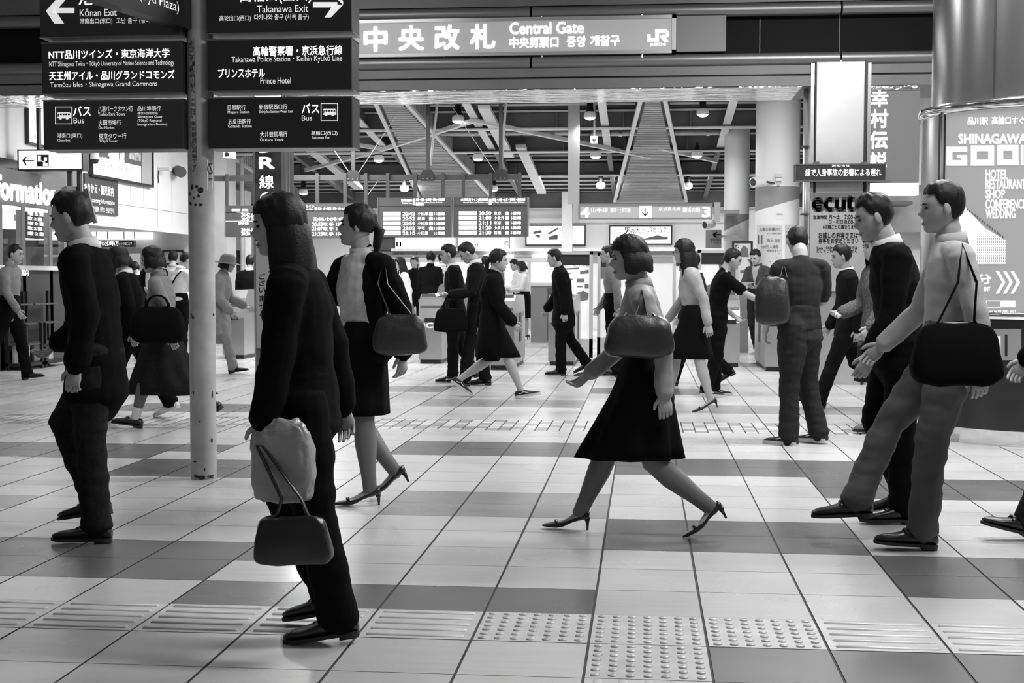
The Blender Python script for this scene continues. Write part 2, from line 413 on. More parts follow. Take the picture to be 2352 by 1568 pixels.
# ---- back wall, left walls
s = MB(); s.box(-13, 6.5, 33.5, 33.8, 0, 3.9); struct('wall_back', s, white)
BW = 33.5
def zb(y): return atY(1300, y, BW).z
s = MB(); x0 = atY(905, 600, BW).x; x1 = atY(1700, 600, BW).x
s.box(-9.4, x1, BW-.12, BW, zb(512), zb(502)); s.box(-9.4, x1, BW-.05, BW, zb(464), zb(445)); s.box(x0, x1, BW-.25, BW, zb(590), zb(577), 1); s.box(x0, x1, BW-.4, BW, zb(577), zb(571))
o = struct('trim_%d' % tn, s, [whiteg, grey]); tn += 1
WX = -8.5
s = MB(); zlo = atX(320, 520, WX).z
s.box(-9.6, WX, 20, 25.2, zlo, 4.7)
for px in (270, 300, 330, 362, 395):
    yy = atX(px, 470, WX).y; s.box(WX-.002, WX+.002, yy-.006, yy+.006, zlo, 3.2, 1)
s.box(WX-.002, WX+.002, 20.2, 25.2, zlo+.32, zlo+.332, 1); s.box(WX-.1, WX+.06, 20, 25.2, zlo-.06, zlo, 2)
struct('wall_left', s, [white, grey, whiteg])
s = MB(); s.box(-13, -8.9, 14.6, 20, 2.9, 4.7); struct('wall_left.001', s, white)
s = MB(); s.box(-13, -8.55, 25.4, 25.6, 0, zlo+.1); s.box(-8.55, -7.95, 25.4, 26.0, 0, 4.2); struct('wall_left.002', s, offwhite)
s = MB(); s.box(-13.2, -13, -1, 34, 0, 5.2); struct('wall_left.003', s, grey)
# right shop front behind the steel column
s = MB(); SY = 22.5
s.box(2.9, 6.5, SY, SY+.1, 2.75, 4.6, 0); s.box(2.9, 6.5, SY+.2, SY+.3, 2.0, 2.75, 2); s.box(2.9, 6.5, SY+.6, SY+.7, 0, 2.0, 1)
struct('wall_right.001', s, [M('shop_upper_grey', .42, .5), offwhite, grey])

# ---- steel clad square column right of the gate
s = MB(); x0, x1, _, _ = rectY((1872, 300, 1988, 600), BY-.02); H = zt(150)
s.box(x0, x1, BY-.02, BY+.55, 0, H, 0)
s.box(x0-.012, x0+.006, BY-.03, BY, 0, H, 1); s.box(x1-.03, x1+.0, BY-.03, BY, 0, H, 1)
s.box(x0-.06, x0-.02, BY-.01, BY+.3, 0, H, 2); s.box(x1+.01, x1+.05, BY-.01, BY+.3, 0, H, 2)
SCm = M('satin_steel_cladding', .62, .32, .85, nz=.12, ns=1.2)
struct('column', s, [SCm, blackm, steel])
t = MB(); xa = atY(1857, 400, BY+.3).x; t.cyl((xa, BY+.3, 0), (xa, BY+.3, zt(175)), .07, n=20)
for py in (195, 337, 492): z = atY(1857, py, BY+.3).z; t.box(xa-.09, xa+.09, BY+.2, BY+.36, z-.008, z+.008, 1)
struct('trim_%d' % tn, t, [M('downpipe_steel', .5, .3, .8), dgrey], True); tn += 1
# white round columns in the hall with their grey wave bands
def wave_column(name, px0, px1, Y, top, y_hi, y_lo):
    xa = atY(px0, 400, Y).x; xb = atY(px1, 400, Y).x; r = (xb-xa)/2; cx = (xa+xb)/2; cy = Y+r*.2
    zl = atY(px0, y_lo, Y).z; zh = atY(px0, y_hi, Y).z; n = 48; mb = MB(); vs = []
    def wl(a): return zl+(.5+.5*math.sin(a-.3))*.0+.22*(math.cos(a)*.5+.5)
    rows = [lambda a: 0, lambda a: wl(a), lambda a: zh, lambda a: top]
    for f in rows:
        for k in range(n): a = 2*math.pi*k/n; vs.append((cx+r*math.cos(a), cy+r*math.sin(a), f(a)))
    for i in range(3): mb.add(vs, [(i*n+k, i*n+(k+1) % n, (i+1)*n+(k+1) % n, (i+1)*n+k) for k in range(n)], 1 if i == 1 else 0)
    return struct(name, mb, [M('column_white', .82, .4), M('wave_grey', .28, .4)], True), cx, cy, r
_, c1x, c1y, c1r = wave_column('column.001', 1664, 1722, 25.5, 4.2, 492, 530)
_, c2x, c2y, c2r = wave_column('column.002', 1736, 1838, 23.4, 4.45, 430, 486)
s = MB(); xa, xb, _, _ = rectY((1290, 470, 1314, 575), 32.5); s.box(xa, xb, 32.5, 32.7, 0, 3.3); struct('column.003', s, offwhite)

# ================================================================== OBJECTS: the signpost
SP = atZ(468, 1098); SYp = SP.y
post = thing('signpost', (SP.x, SYp, 0), 'worn grey round signpost carrying stacked dark direction panels', 'signpost')
polem = M('signpost_paint', .4, .42, nz=.18, ns=7, bump=.05, bs=40)
pr = .079
p = MB(); p.cyl((SP.x, SYp, 0), (SP.x, SYp, 4.2), pr, n=32); pole = p.build('pole', polem, post); smooth_by_angle(pole, 40)
def onpole(px, py, e=.002): return atCyl(px, py, SP.x, SYp, pr+e)
def blob(mb, px, py, sx, sy, seed):
    rr = random.Random(seed); n = 11; c = [onpole(px, py)]
    for k in range(n):
        a = 2*math.pi*k/n; q = .55+.6*rr.random(); c.append(onpole(px+sx*q*math.cos(a), py+sy*q*math.sin(a)))
    mb.add(c, [(0, 1+k, 1+(k+1) % n) for k in range(n)])
ch = MB()
for k, (x, y, sx, sy) in enumerate([(460, 437, 7, 9), (452, 428, 4, 5), (441, 430, 3, 8), (461, 470, 6, 4), (438, 468, 3, 5), (449, 470, 3, 3), (456, 450, 3, 5), (436, 445, 2, 6), (445, 455, 2, 3),
                                   (443, 729, 4, 5), (440, 722, 2, 3), (491, 722, 2, 4), (447, 1060, 5, 2), (449, 1093, 6, 4), (462, 1096, 14, 5), (485, 1095, 12, 4), (470, 1078, 2, 6), (488, 905, 1.5, 10), (444, 902, 2, 5), (487, 1010, 2, 8), (459, 968, 2, 2)]):
    blob(ch, x, y, sx, sy, k)
ch.build('paint_chips', blackm, pole, fixn=False)
st = MB()
for k in range(30):
    a = [onpole(433+k*0, 88+k*10.5, .0012), onpole(444, 88+k*10.5, .0012), onpole(444+.0, 88+(k+1)*10.5, .0012), onpole(433, 88+(k+1)*10.5, .0012)]
    st.add([onpole(433+k*.27, 88+k*10.6, .0012), onpole(446+k*.27, 88+k*10.6, .0012), onpole(446+(k+1)*.27, 88+(k+1)*10.6, .0012), onpole(433+(k+1)*.27, 88+(k+1)*10.6, .0012)], [(0, 1, 2, 3)])
st.build('address_strip', M('strip_grey', .33, .5), pole, fixn=False)
mb = MB(); tx = 'ようこそJR品川駅へ ここは、東京都港区高輪です。'; yy = 92
def putP(b):
    return lambda u, v: onpole(b[0]+u*(b[2]-b[0]), b[3]+v*(b[1]-b[3]), .0022)
for k, chx in enumerate(tx):
    if chx != ' ':
        xx = 434+k*.34; s_ = 11 if chx not in '、。' else 5
        lay(mb, [(chx, xx, yy, xx+11 if s_ > 6 else xx+4, yy+s_, .01)], putP)
    yy += 12.4
mb.build('address_lettering', txtb, pole, fixn=False)
ns_ = MB(); bx = [(475, 367), (489, 367), (489, 433), (475, 435)]; ns_.add([onpole(x, y, .002) for x, y in bx], [(0, 1, 2, 3)]); ns_.build('no_smoking_sticker', paper, pole, fixn=False)
rg = MB(); pts = []
for k in range(25):
    a = 2*math.pi*k/24; pts.append((484+8*math.cos(a), 387+13*math.sin(a)))
for (xa, ya), (xb, yb) in zip(pts, pts[1:]):
    def sh(x, y): return 484+(x-484)*.8, 387+(y-387)*.8
    x3, y3 = sh(xa, ya); x4, y4 = sh(xb, yb)
    if max(xa, xb) < 489.5: rg.add([onpole(x, y, .003) for x, y in ((xa, ya), (xb, yb), (x4, y4), (x3, y3))], [(0, 1, 2, 3)])
rg.add([onpole(x, y, .003) for x, y in ((479, 377), (481, 376), (489, 396), (487.5, 397.5))], [(0, 1, 2, 3)])
lay(rg, [('禁煙', 480, 408, 488, 415)], lambda b: (lambda u, v: onpole(b[0]+u*(b[2]-b[0]), b[3]+v*(b[1]-b[3]), .003)))
rg.build('no_smoking_mark', txtb, pole, fixn=False)


def bus_icon(parent, x0, y0, x1, y1, Y):
    w_, h_ = x1-x0, y1-y0; P_ = lambda u, v: (x0+u*w_, y0+v*h_)
    m = MB(); t = .035
    for a, b, c_, d_ in ((0, 0, 1, t), (0, 1-t, 1, 1), (0, 0, t, 1), (1-t, 0, 1, 1)): polyY(m, [P_(a, b), P_(c_, b), P_(c_, d_), P_(a, d_)], Y)
    def arc(cx, cy, r, a0, a1): return [P_(cx+r*math.cos(math.radians(a0+(a1-a0)*k/6)), cy+r*math.sin(math.radians(a0+(a1-a0)*k/6))) for k in range(7)]
    body = [P_(.13, .40), P_(.17, .33)]+[P_(.84, .33), P_(.90, .38), P_(.91, .66)]+[P_(.80, .67)]+arc(.70, .67, .075, 0, 180)+[P_(.42, .67)]+arc(.31, .67, .075, 0, 180)+[P_(.12, .66)]
    polyY(m, body, Y)
    m.build('bus_pictogram', txtw, parent, fixn=True)
    m = MB()
    for k in range(4): polyY(m, [P_(.28+k*.155, .39), P_(.39+k*.155, .39), P_(.39+k*.155, .49), P_(.28+k*.155, .49)], Y-.0035, -.002)
    polyY(m, [P_(.15, .42), P_(.22, .38), P_(.20, .58), P_(.14, .58)], Y-.0035, -.002)
    m.build('bus_windows', paneld, parent)


def post_sign(box, items, mat=panelb, icon=None, arrow=None):
    Yf = SYp-.11; x0, x1, z0, z1 = rectY(box, Yf)
    pn = MB().box(x0, x1, Yf, Yf+.22, z0, z1).build('sign_panel', mat, post)
    md = pn.modifiers.new('edge', 'BEVEL'); md.width = .006; md.segments = 2
    e = MB(); e.box(x0-.003, x1+.003, Yf+.004, Yf+.216, z0-.006, z0); e.box(x0-.003, x1+.003, Yf+.004, Yf+.216, z1, z1+.006); e.build('edge_trim', M('sign_edge', .2, .4, .6), pn)
    letters(items, putY(Yf-.003), txtw, pn)
    if icon: bus_icon(pn, *icon, Yf-.001)
    if arrow:
        m = MB()
        for pl in arrow: polyY(m, pl, Yf-.001)
        m.build('arrow', txtw, pn)
    return pn
post_sign((90, -75, 417, 82), [('港南口(東口)', 180, -22, 385, 15, .015), ('Kōnan Exit', 183, 20, 268, 37, .01), ('港南出口(东口)', 183, 42, 258, 56, .008), ('고난 출구 (동쪽 출구)', 267, 40, 376, 55, .008)], paneld,
          arrow=[[(106, 25), (148, -22), (170, -22), (128, 25)], [(106, 25), (128, 25), (147, 54), (125, 54)], [(122, 18), (171, 18), (171, 30), (122, 30)]])
post_sign((475, -75, 808, 73), [('高輪口(西口)', 551, -30, 716, 8, .015), ('Takanawa Exit', 590, 12, 708, 28, .01), ('高轮出口(西口)', 504, 35, 576, 50, .008), ('다카나와 출구 (서쪽 출구)', 584, 32, 709, 48, .008)], panelb,
          arrow=[[(788, 11), (745, -30), (766, -30), (788, 3)], [(788, 11), (766, 11), (746, 40), (760, 40)], [(719, 5), (775, 5), (775, 17), (719, 17)]])
post_sign((95, 97, 418, 213), [('NTT品川ツインズ・東京海洋大学', 112, 113, 389, 134, .012), ('NTT Shinagawa Twins・Tōkyō University of Marine Science and Technology', 113, 139, 400, 154, .006),
                              ('天王州アイル・品川グランドコモンズ', 113, 162, 401, 183, .012), ('Tennōzu Isles・Shinagawa Grand Commons', 115, 187, 361, 202, .008)], paneld)
post_sign((476, 90, 808, 206), [('高輪警察署・京浜急行線', 581, 105, 786, 127, .012), ('Takanawa Police Station・Keihin Kyūkō Line', 532, 128, 786, 145, .008),
                               ('プリンスホテル', 501, 157, 608, 178, .012), ('Prince Hotel', 598, 178, 668, 192, .008)], panelb)
post_sign((99, 230, 421, 341), [('バス', 168, 244, 208, 266, .014), ('Bus', 169, 270, 193, 283, .01), ('港南口(東口)', 131, 306, 189, 318, .01), ('Kōnan Exit', 131, 319, 161, 325, .004),
                               ('八潮パークタウン行', 225, 243, 305, 256, .01), ('Yashio Park Town', 225, 258, 286, 266, .004), ('大田市場行', 226, 275, 278, 288, .01), ('Ōta Market', 226, 288, 263, 296, .004),
                               ('東京タワー行', 227, 306, 290, 319, .01), ('Tōkyō Tower', 228, 320, 270, 328, .004), ('品川埠頭行', 316, 243, 369, 255, .01), ('(東京入国管理局)', 316, 257, 362, 264, .004),
                               ('Shinagawa Quay', 316, 265, 373, 272, .004), ('(Tōkyō Regional', 316, 273, 371, 281, .004), ('Immigration Bureau)', 316, 282, 384, 290, .004)], paneld, icon=(127, 245, 166, 285))
post_sign((478, 224, 809, 338), [('目黒駅行', 523, 241, 564, 252, .01), ('Meguro Station', 523, 254, 573, 262, .004), ('五反田駅行', 524, 273, 576, 285, .01), ('Gotanda Station', 524, 286, 578, 293, .004),
                                ('新宿駅西口行', 595, 239, 660, 251, .01), ('Shinjuku Station West Exit', 595, 253, 673, 261, .004), ('大井競馬場行', 597, 302, 660, 315, .01), ('Ōi Race Track', 597, 316, 652, 324, .004),
                                ('バス', 693, 238, 733, 260, .014), ('Bus', 693, 265, 717, 277, .01), ('高輪口(西口)', 715, 300, 775, 312, .01), ('Takanawa Exit', 716, 313, 757, 319, .004)], panelb, icon=(737, 237, 776, 277))
# the panel that comes off the pole towards the viewer
A = atY(443, 30, SYp-.06); B = V((A.x-.26, A.y-1.15, 0))
u_ = V((B.x-A.x, B.y-A.y, 0)); n_ = V((u_.y, -u_.x, 0)).normalized()*-.1
if n_.x > 0: n_ = -n_
zlo_ = atY(440, 69, SYp-.06).z
m = MB(); m.prism([(A.x, A.y, zlo_), (B.x, B.y, zlo_), (B.x, B.y, zlo_+.42), (A.x, A.y, zlo_+.42)], n_); ap = m.build('sign_panel', panelb, post)
mb = MB(); vs, fs = glyphs('Service Center (Vyu Plaza)', .006); un = u_.normalized(); off = -n_.normalized()*.004
lv = u_.length
mb.add([V((B.x, B.y, 0)) + off - un*(.02+u*(lv-.18)) + V((0, 0, zlo_+.06+v*.075)) for u, v in vs], fs); mb.build('lettering', txtw, ap, fixn=False)

# ================================================================== gate sign on the beam
gx0, gx1, gz0, gz1 = rectY((722, 36, 1553, 121), BY-.06)
gs = thing('gate_sign', ((gx0+gx1)/2, BY-.05, gz0), 'long backlit grey sign with white lettering on the dark beam', 'sign')
gz0 = atY(1176, 127, BY-.06).z; gz1 = atY(1176, 40, BY-.06).z
face = MB().box(gx0+.05, gx1-.05, BY-.05, BY+.1, gz0+.03, gz1-.03).build('light_box', M('gate_sign_face', .22, .4, emit=.2, nz=.0), gs)
fm = MB()
fm.box(gx0, gx1, BY-.065, BY+.12, gz0, gz0+.04); fm.box(gx0, gx1, BY-.065, BY+.12, gz1-.04, gz1); fm.box(gx0, gx0+.05, BY-.065, BY+.12, gz0, gz1); fm.box(gx1-.05, gx1, BY-.065, BY+.12, gz0, gz1)
fm.build('frame', M('sign_frame_alu', .4, .35, .7), gs)
bp_ = MB().box(gx1+.004, gx1+.58, BY-.03, BY+.1, gz0+.02, gz1-.01).build('blank_panel', M('blank_grey', .16, .5), gs)
GYt = BY-.055; gl = txtw if 0 else M('gate_letter_lit', .9, .5, emit=1.5)
dy = [(837, 62, 888, 117), (917, 60, 972, 115), (999, 58, 1054, 113), (1081, 56, 1136, 111)]
letters([(c_, *b_, .03) for c_, b_ in zip('中央改札', dy)]+[('Central Gate', 1171, 51, 1340, 77, .02), ('中央剪票口', 1171, 85, 1282, 109, .02), ('중앙', 1302, 83, 1346, 107, .02), ('개찰구', 1356, 81, 1423, 105, .02), ('JR東日本', 1493, 98, 1530, 107, .01)], putY(GYt), gl, gs)
m = MB()
for pl in ([(1487, 79), (1494, 79), (1494, 88), (1505, 88), (1505, 68), (1513, 68), (1513, 96), (1487, 96)], [(1505, 68), (1530, 68), (1536, 72), (1536, 83), (1530, 87), (1521, 87), (1521, 80), (1528, 80), (1528, 75), (1505, 75)], [(1515, 83), (1524, 83), (1537, 96), (1526, 96)]): polyY(m, pl, GYt+.003, -.006)
m.build('railway_mark', gl, gs)
for px in (1019, 1245, 1475):
    for py in (37, 128):
        q = atY(px, py, BY-.02); MB().cyl((q.x, BY-.02, q.z-.02), (q.x, BY-.02, q.z+.02), .015, n=10).build('fixing_bolt', steel, gs)

# ================================================================== left column with posters
JY = 16.45
x0, x1, _, _ = rectY((585, 300, 649, 600), JY)
H = zt(207)
jc = thing('poster_column', ((x0+x1)/2, JY+.25, 0), 'narrow square column with white handwritten style lettering on dark poster', 'column')
MB().box(x0-.012, x1+.012, JY+.015, JY+.5, 0, H).build('shaft', M('column_steel_dark', .12, .4, .5), jc)
fr = MB()
for x in (x0-.012, x1-.008): fr.box(x, x+.02, JY-.012, JY+.03, 0, H)
for k in range(3): fr.box(x1+.012, x1+.02, JY+.08+k*.16, JY+.11+k*.16, 0, H)
fr.build('edge_strip', steel, jc)
_, _, z0, z1 = rectY((585, 341, 640, 549), JY)
dp = MB().box(x0+.01, x1-.01, JY-.004, JY+.015, z0, z1).build('dark_poster', M('dark_poster_print', .04, .35, nz=.9, ns=3), jc)
letters([('J', 597, 315, 620, 350, .03), ('R', 596, 361, 630, 387, .03), ('線', 596, 402, 628, 433, .012), ('の', 597, 441, 628, 470, .012), ('り', 601, 484, 624, 512, .012), ('ば', 599, 521, 630, 548, .012)], putY(JY-.007), txtw, dp)
_, _, za, zb_ = rectY((585, 214, 640, 338), JY)
MB().box(x0+.01, x1-.01, JY-.004, JY+.015, zb_-.15, zb_+.02).build('light_strip', lit, jc)
MB().box(x0+.01, x1-.01, JY-.002, JY+.015, z1, zb_-.16).build('upper_poster', M('grey_poster_print', .1, .4, nz=.6, ns=4), jc)
_, _, z0, z1 = rectY((585, 553, 640, 800), JY)
gp = MB().box(x0+.01, x1-.01, JY-.004, JY+.015, z0, z1).build('notice_panel', M('notice_grey', .24, .4), jc)
letters([('京', 617, 592, 631, 607), ('急', 617, 610, 631, 626), ('線', 617, 628, 631, 643), ('の', 617, 646, 630, 658), ('り', 619, 662, 629, 675), ('ば', 617, 678, 631, 691), ('ご', 595, 628, 609, 641), ('ざ', 595, 644, 609, 656), ('い', 595, 660, 609, 672), ('ま', 596, 678, 609, 692), ('せ', 596, 696, 609, 709), ('ん', 596, 712, 609, 726)], putY(JY-.007), txtb, gp)
m = MB(); q = atY(613, 571, JY-.006); m.cyl((q.x, JY-.008, q.z), (q.x, JY-.004, q.z), .058, n=28); nd = m.build('no_entry_disc', txtb, gp)
MB().box(q.x-.036, q.x+.036, JY-.011, JY-.007, q.z-.01, q.z+.01).build('no_entry_bar', paper, gp)

# ================================================================== advertising pillar on the right
CX, CY, CR = 3.05, 11.05, .86
ad = thing('advertising_pillar', (CX, CY, 0), 'wide round steel pillar wrapped in a glowing advertising panel', 'pillar')
def zc(py): return atCyl(2335, py, CX, CY, CR).z
shaftm = M('pillar_satin_steel', .36, .22, .9, nz=.12, ns=1.5)
sh = MB().lathe([(.79, zc(250)), (.79, 5.15)], (CX, CY, 0), n=64); o = sh.build('shaft', shaftm, ad, True)
sj = MB()
for px in (2285,):
    q = atCyl(px, 100, CX, CY, .792); sj.box(q.x-.006, q.x+.006, q.y-.004, q.y+.004, zc(235), 5.14)
sj.build('seam', blackm, o)
rg = MB().lathe([(.80, zc(222)), (CR+.025, zc(222)), (CR+.03, zc(230)), (CR+.03, zc(243)), (CR, zc(246))], (CX, CY, 0), n=64); rg.build('top_ring', chrome, ad, True)
dr = MB().lathe([(CR, zc(716)), (CR, zc(240))], (CX, CY, 0), n=64); dr.build('drum', M('drum_steel', .42, .25, .9, nz=.15, ns=2), ad, True)
def ang(px): q = atCyl(px, 500, CX, CY, CR); return math.atan2(q.y-CY, q.x-CX)
aP0 = ang(2172); aP1 = -.6
pn = MB().lathe([(CR+.012, zc(716)), (CR+.012, zc(246))], (CX, CY, 0), n=40, a0=aP0, a1=aP1); pan = pn.build('poster', M('poster_backlit', .16, .3, emit=.24), ad, True)
fr = MB()
fr.lathe([(CR, zc(716)), (CR+.03, zc(716)), (CR+.03, zc(240)), (CR, zc(240))], (CX, CY, 0), n=2, a0=aP0-.045, a1=aP0); fr.build('poster_frame', chrome, ad)
fr = MB(); fr.lathe([(CR+.005, zc(716)), (CR+.022, zc(716)), (CR+.022, zc(240)), (CR+.005, zc(240))], (CX, CY, 0), n=2, a0=aP0-.085, a1=aP0-.05); fr.build('poster_frame', blackm, ad)
def putC(b):
    return lambda u, v: atCyl(b[0]+u*(b[2]-b[0]), b[3]+v*(b[1]-b[3]), CX, CY, CR+.016)
whl = M('poster_letters_lit', .9, .5, emit=1.3)
letters([('品川駅', 2223, 270, 2269, 286, .02), ('高輪口すぐ', 2278, 268, 2352, 285, .02), ('SHINAGAWA', 2202, 308, 2358, 329, .03), ('HOTEL', 2264, 390, 2314, 411, .015), ('RESTAURANT', 2264, 412, 2356, 433, .015),
         ('SHOP', 2264, 435, 2308, 455, .015), ('CONFERENCE', 2264, 458, 2356, 479, .015), ('WEDDING', 2264, 480, 2332, 501, .015), ('6分', 2225, 630, 2277, 652, .02), ('TAKANAWA EXIT', 2215, 659, 2274, 668, .015),
         ('グース', 2240, 690, 2268, 702, .015), ('www.shinagawagoos.com tel.03 3445 6651', 2205, 712, 2332, 719, .01)], putC, whl, pan)
m = MB()
def cyl_poly(mb, pts, e=.016):
    """four-cornered marks follow the curve in narrow strips"""
    (xa, ya), (xb, yb), (xc, yc), (xd, yd) = pts; n = max(1, int(max(abs(xb-xa), abs(xc-xd))/7)); vs = []
    for k in range(n+1):
        f = k/n; vs += [atCyl(xa+(xb-xa)*f, ya+(yb-ya)*f, CX, CY, CR+e), atCyl(xd+(xc-xd)*f, yd+(yc-yd)*f, CX, CY, CR+e)]
    mb.add(vs, [(2*k, 2*k+2, 2*k+3, 2*k+1) for k in range(n)])
def ringbox(mb, x0, y0, x1, y1, t):
    for a in ((x0, y0, x1, y0+t), (x0, y1-t, x1, y1), (x0, y0+t, x0+t, y1-t), (x1-t, y0+t, x1, y1-t)): cyl_poly(mb, [(a[0], a[3]), (a[2], a[3]), (a[2], a[1]), (a[0], a[1])])
ringbox(m, 2230, 334, 2283, 380, 13); ringbox(m, 2291, 333, 2339, 379, 13); ringbox(m, 2345, 333, 2351, 379, 3)
for a in ((2174, 337, 2221, 349), (2174, 349, 2187, 380), (2187, 368, 2221, 380), (2208, 356, 2221, 368), (2198, 356, 2208, 363)): cyl_poly(m, [(a[0], a[3]), (a[2], a[3]), (a[2], a[1]), (a[0], a[1])])
for k in range(3):
    x = 2287+k*17; cyl_poly(m, [(x, 622), (x+7, 622), (x+22, 648), (x+15, 648)]); cyl_poly(m, [(x+15, 648), (x+22, 648), (x+7, 674), (x, 674)])
ringbox(m, 2234, 690, 2299, 706, 1.5); cyl_poly(m, [(2300, 705), (2332, 705), (2332, 690), (2300, 690)])
m.build('poster_marks', whl, pan, fixn=False)
m = MB()
def pl_(x, t):
    for (xa, ya), (xb, yb) in zip(t, t[1:]):
        if xa <= x <= xb: return ya+(yb-ya)*(x-xa)/(xb-xa)
for k in range(23):
    xa, xb = 2196+k*5, 2201+k*5; tp_, bt_ = [(2196, 480), (2216, 474), (2262, 524), (2312, 553)], [(2196, 500), (2240, 606), (2312, 606)]
    cyl_poly(m, [(xa, pl_(xa, bt_)), (xb, pl_(xb, bt_)), (xb, pl_(xb, tp_)), (xa, pl_(xa, tp_))], .0142)
m.build('pictured_building', lit_soft, pan, fixn=False)
m = MB()
for j in range(22):
    for i in range(15):
        x = 2244+i*4.6; y = 528+j*3.6
        if y > 536+max(0, 0) and y > 524+(x-2262)*.6: cyl_poly(m, [(x, y+1.6), (x+2.4, y+1.6), (x+2.4, y), (x, y)], .0165)
for k in range(16):
    x = 2214+k*5.8; y = 470+k*3.8 if k < 9 else 504+(k-9)*4.4+0; y = 470+(x-2214)*.78; 
    if x < 2305: cyl_poly(m, [(x, y+8), (x+3.5, y+10), (x+3.5, y+4), (x, y+2)], .0165)
m.build('pictured_windows', M('print_grey', .12, .5), pan, fixn=False)
sk = MB().lathe([(CR+.0, .115), (CR+.0, zc(728))], (CX, CY, 0), n=64); skirt = sk.build('skirt', M('dark_lacquer', .02, .3, nz=.2, ns=5), ad, True)
pl = MB().lathe([(CR-.02, 0), (CR-.02, .12)], (CX, CY, 0), n=64); pl.build('plinth', chrome, ad, True)
rg = MB().lathe([(CR, zc(734)), (CR+.02, zc(733)), (CR+.02, zc(719)), (CR, zc(717))], (CX, CY, 0), n=64); rg.build('lower_ring', chrome, ad, True)
m = MB(); cyl_poly(m, [(2268, 827), (2346, 827), (2346, 755), (2268, 755)], .006); hb = m.build('access_plate', M('plate_grey', .35, .4, .4), ad, fixn=False)
m = MB(); cyl_poly(m, [(2276, 816), (2298, 816), (2298, 772), (2276, 772)], .009); m.build('plate_label', lit_soft, hb, fixn=False)
m = MB(); cyl_poly(m, [(2308, 817), (2314, 817), (2314, 768), (2308, 768)], .009); cyl_poly(m, [(2268, 812), (2290, 794), (2290, 793), (2268, 775)], .011); m.build('plate_mark', blackm, hb, fixn=False)

# ================================================================== things round the steel column
t = thing('shop_notice', atY(1926, 640, BY-.06), 'large grey notice with shop hours taped to the steel column', 'notice')
bd = panelY((1860, 442, 1992, 668), BY-.075, .006, M('notice_paper', .3, .5, nz=.12, ns=3), t, 'sheet')
mg = M('notice_print_grey', .045, .5)
letters([('ecute', 1867, 450, 1988, 484, .05)], putY(BY-.079), mg, t, 'masthead')
letters([('営業時間', 1868, 494, 1900, 503), ('月～土', 1904, 493, 1929, 503), ('7:00-22:00', 1940, 493, 1988, 503), ('日・祝日', 1904, 505, 1936, 514), ('8:00-20:30', 1940, 505, 1988, 514), ('※店舗ごとに異なります', 1890, 516, 1968, 526),
         ('お越しのお客さまは', 1880, 533, 1971, 547), ('券等をお求めください', 1880, 547, 1972, 559), ('Suica・PASMOでのご入場では', 1876, 565, 1969, 573), ('としてご利用になれません', 1876, 573, 1969, 580)], putY(BY-.079), txtb, t)
t = thing('message_display', atY(1930, 416, 15.95), 'long black message display fixed across the steel column', 'display')
panelY((1826, 376, 2035, 416), 15.95, .14, blackm, t, 'housing')
frameY((1828, 378, 2033, 414), 15.94, .02, .012, dgrey, t)
letters([('お知らせ', 1911, 377, 1952, 383)], putY(15.943), txtw, t)
letters([('線で人身事故の影響による遅れ', 1850, 387, 2024, 404, .02)], putY(15.943), M('led_dim', .6, .5, emit=.6), t, 'running_message')
for x in (1875, 1985): q = atY(x, 378, 16.1); MB().box(q.x-.03, q.x+.03, 16.05, 16.18, q.z-.15, q.z+.03).build('bracket', dgrey, t)
BN = 16.24
t = thing('hanging_banner', atY(2050, 420, BN), 'tall grey banner with white vertical characters beside the steel column', 'banner')
x0, x1, z0, z1 = rectY((1996, 207, 2112, 420), BN); MB().box(x0, x1, BN, BN+.03, z0, z1).build('cloth', M('banner_grey', .17, .6, spec=.2), t)
x0, x1, z0, z1 = rectY((1996, 186, 2112, 206), BN); MB().box(x0, x1, BN-.02, BN+.05, z0, z1).build('top_rail', sm, t)
letters([('幸', 2001, 207, 2039, 245, .03), ('村', 2000, 252, 2039, 293, .03), ('伝', 1998, 301, 2038, 341, .03), ('説', 1998, 350, 2036, 386, .03)], putY(BN-.004), txtw, t)
t = thing('shop_sign', atY(2040, 448, 22.3), 'plain white lit shop sign below the grey banner', 'sign')
panelY((1992, 420, 2110, 448), 22.3, .2, lit, t, 'light_box'); letters([('京急線・新幹線方面', 1994, 431, 2050, 438, .0)], putY(22.297), txtg, t)
t = thing('wall_screen', atY(2020, 556, 23.0), 'small bright screen in a black frame behind the lone walker', 'screen')
panelY((1994, 512, 2046, 556), 23.0, .06, lit, t, 'display_face'); frameY((1994, 512, 2046, 556), 22.99, .08, .02, blackm, t)
MB().bar(atY(1996, 515, 22.98), atY(2000, 532, 22.98), .03, .02).build('printed_stroke', blackm, t)
o = MB().box(*rectY((2022, 462, 2096, 470), 21.9)[:2], 21.9, 22.6, *rectY((2022, 462, 2096, 470), 21.9)[2:]).build('light_shelf', dgrey); tag(o, 'thin dark shelf under the white lit shop sign', 'shelf')

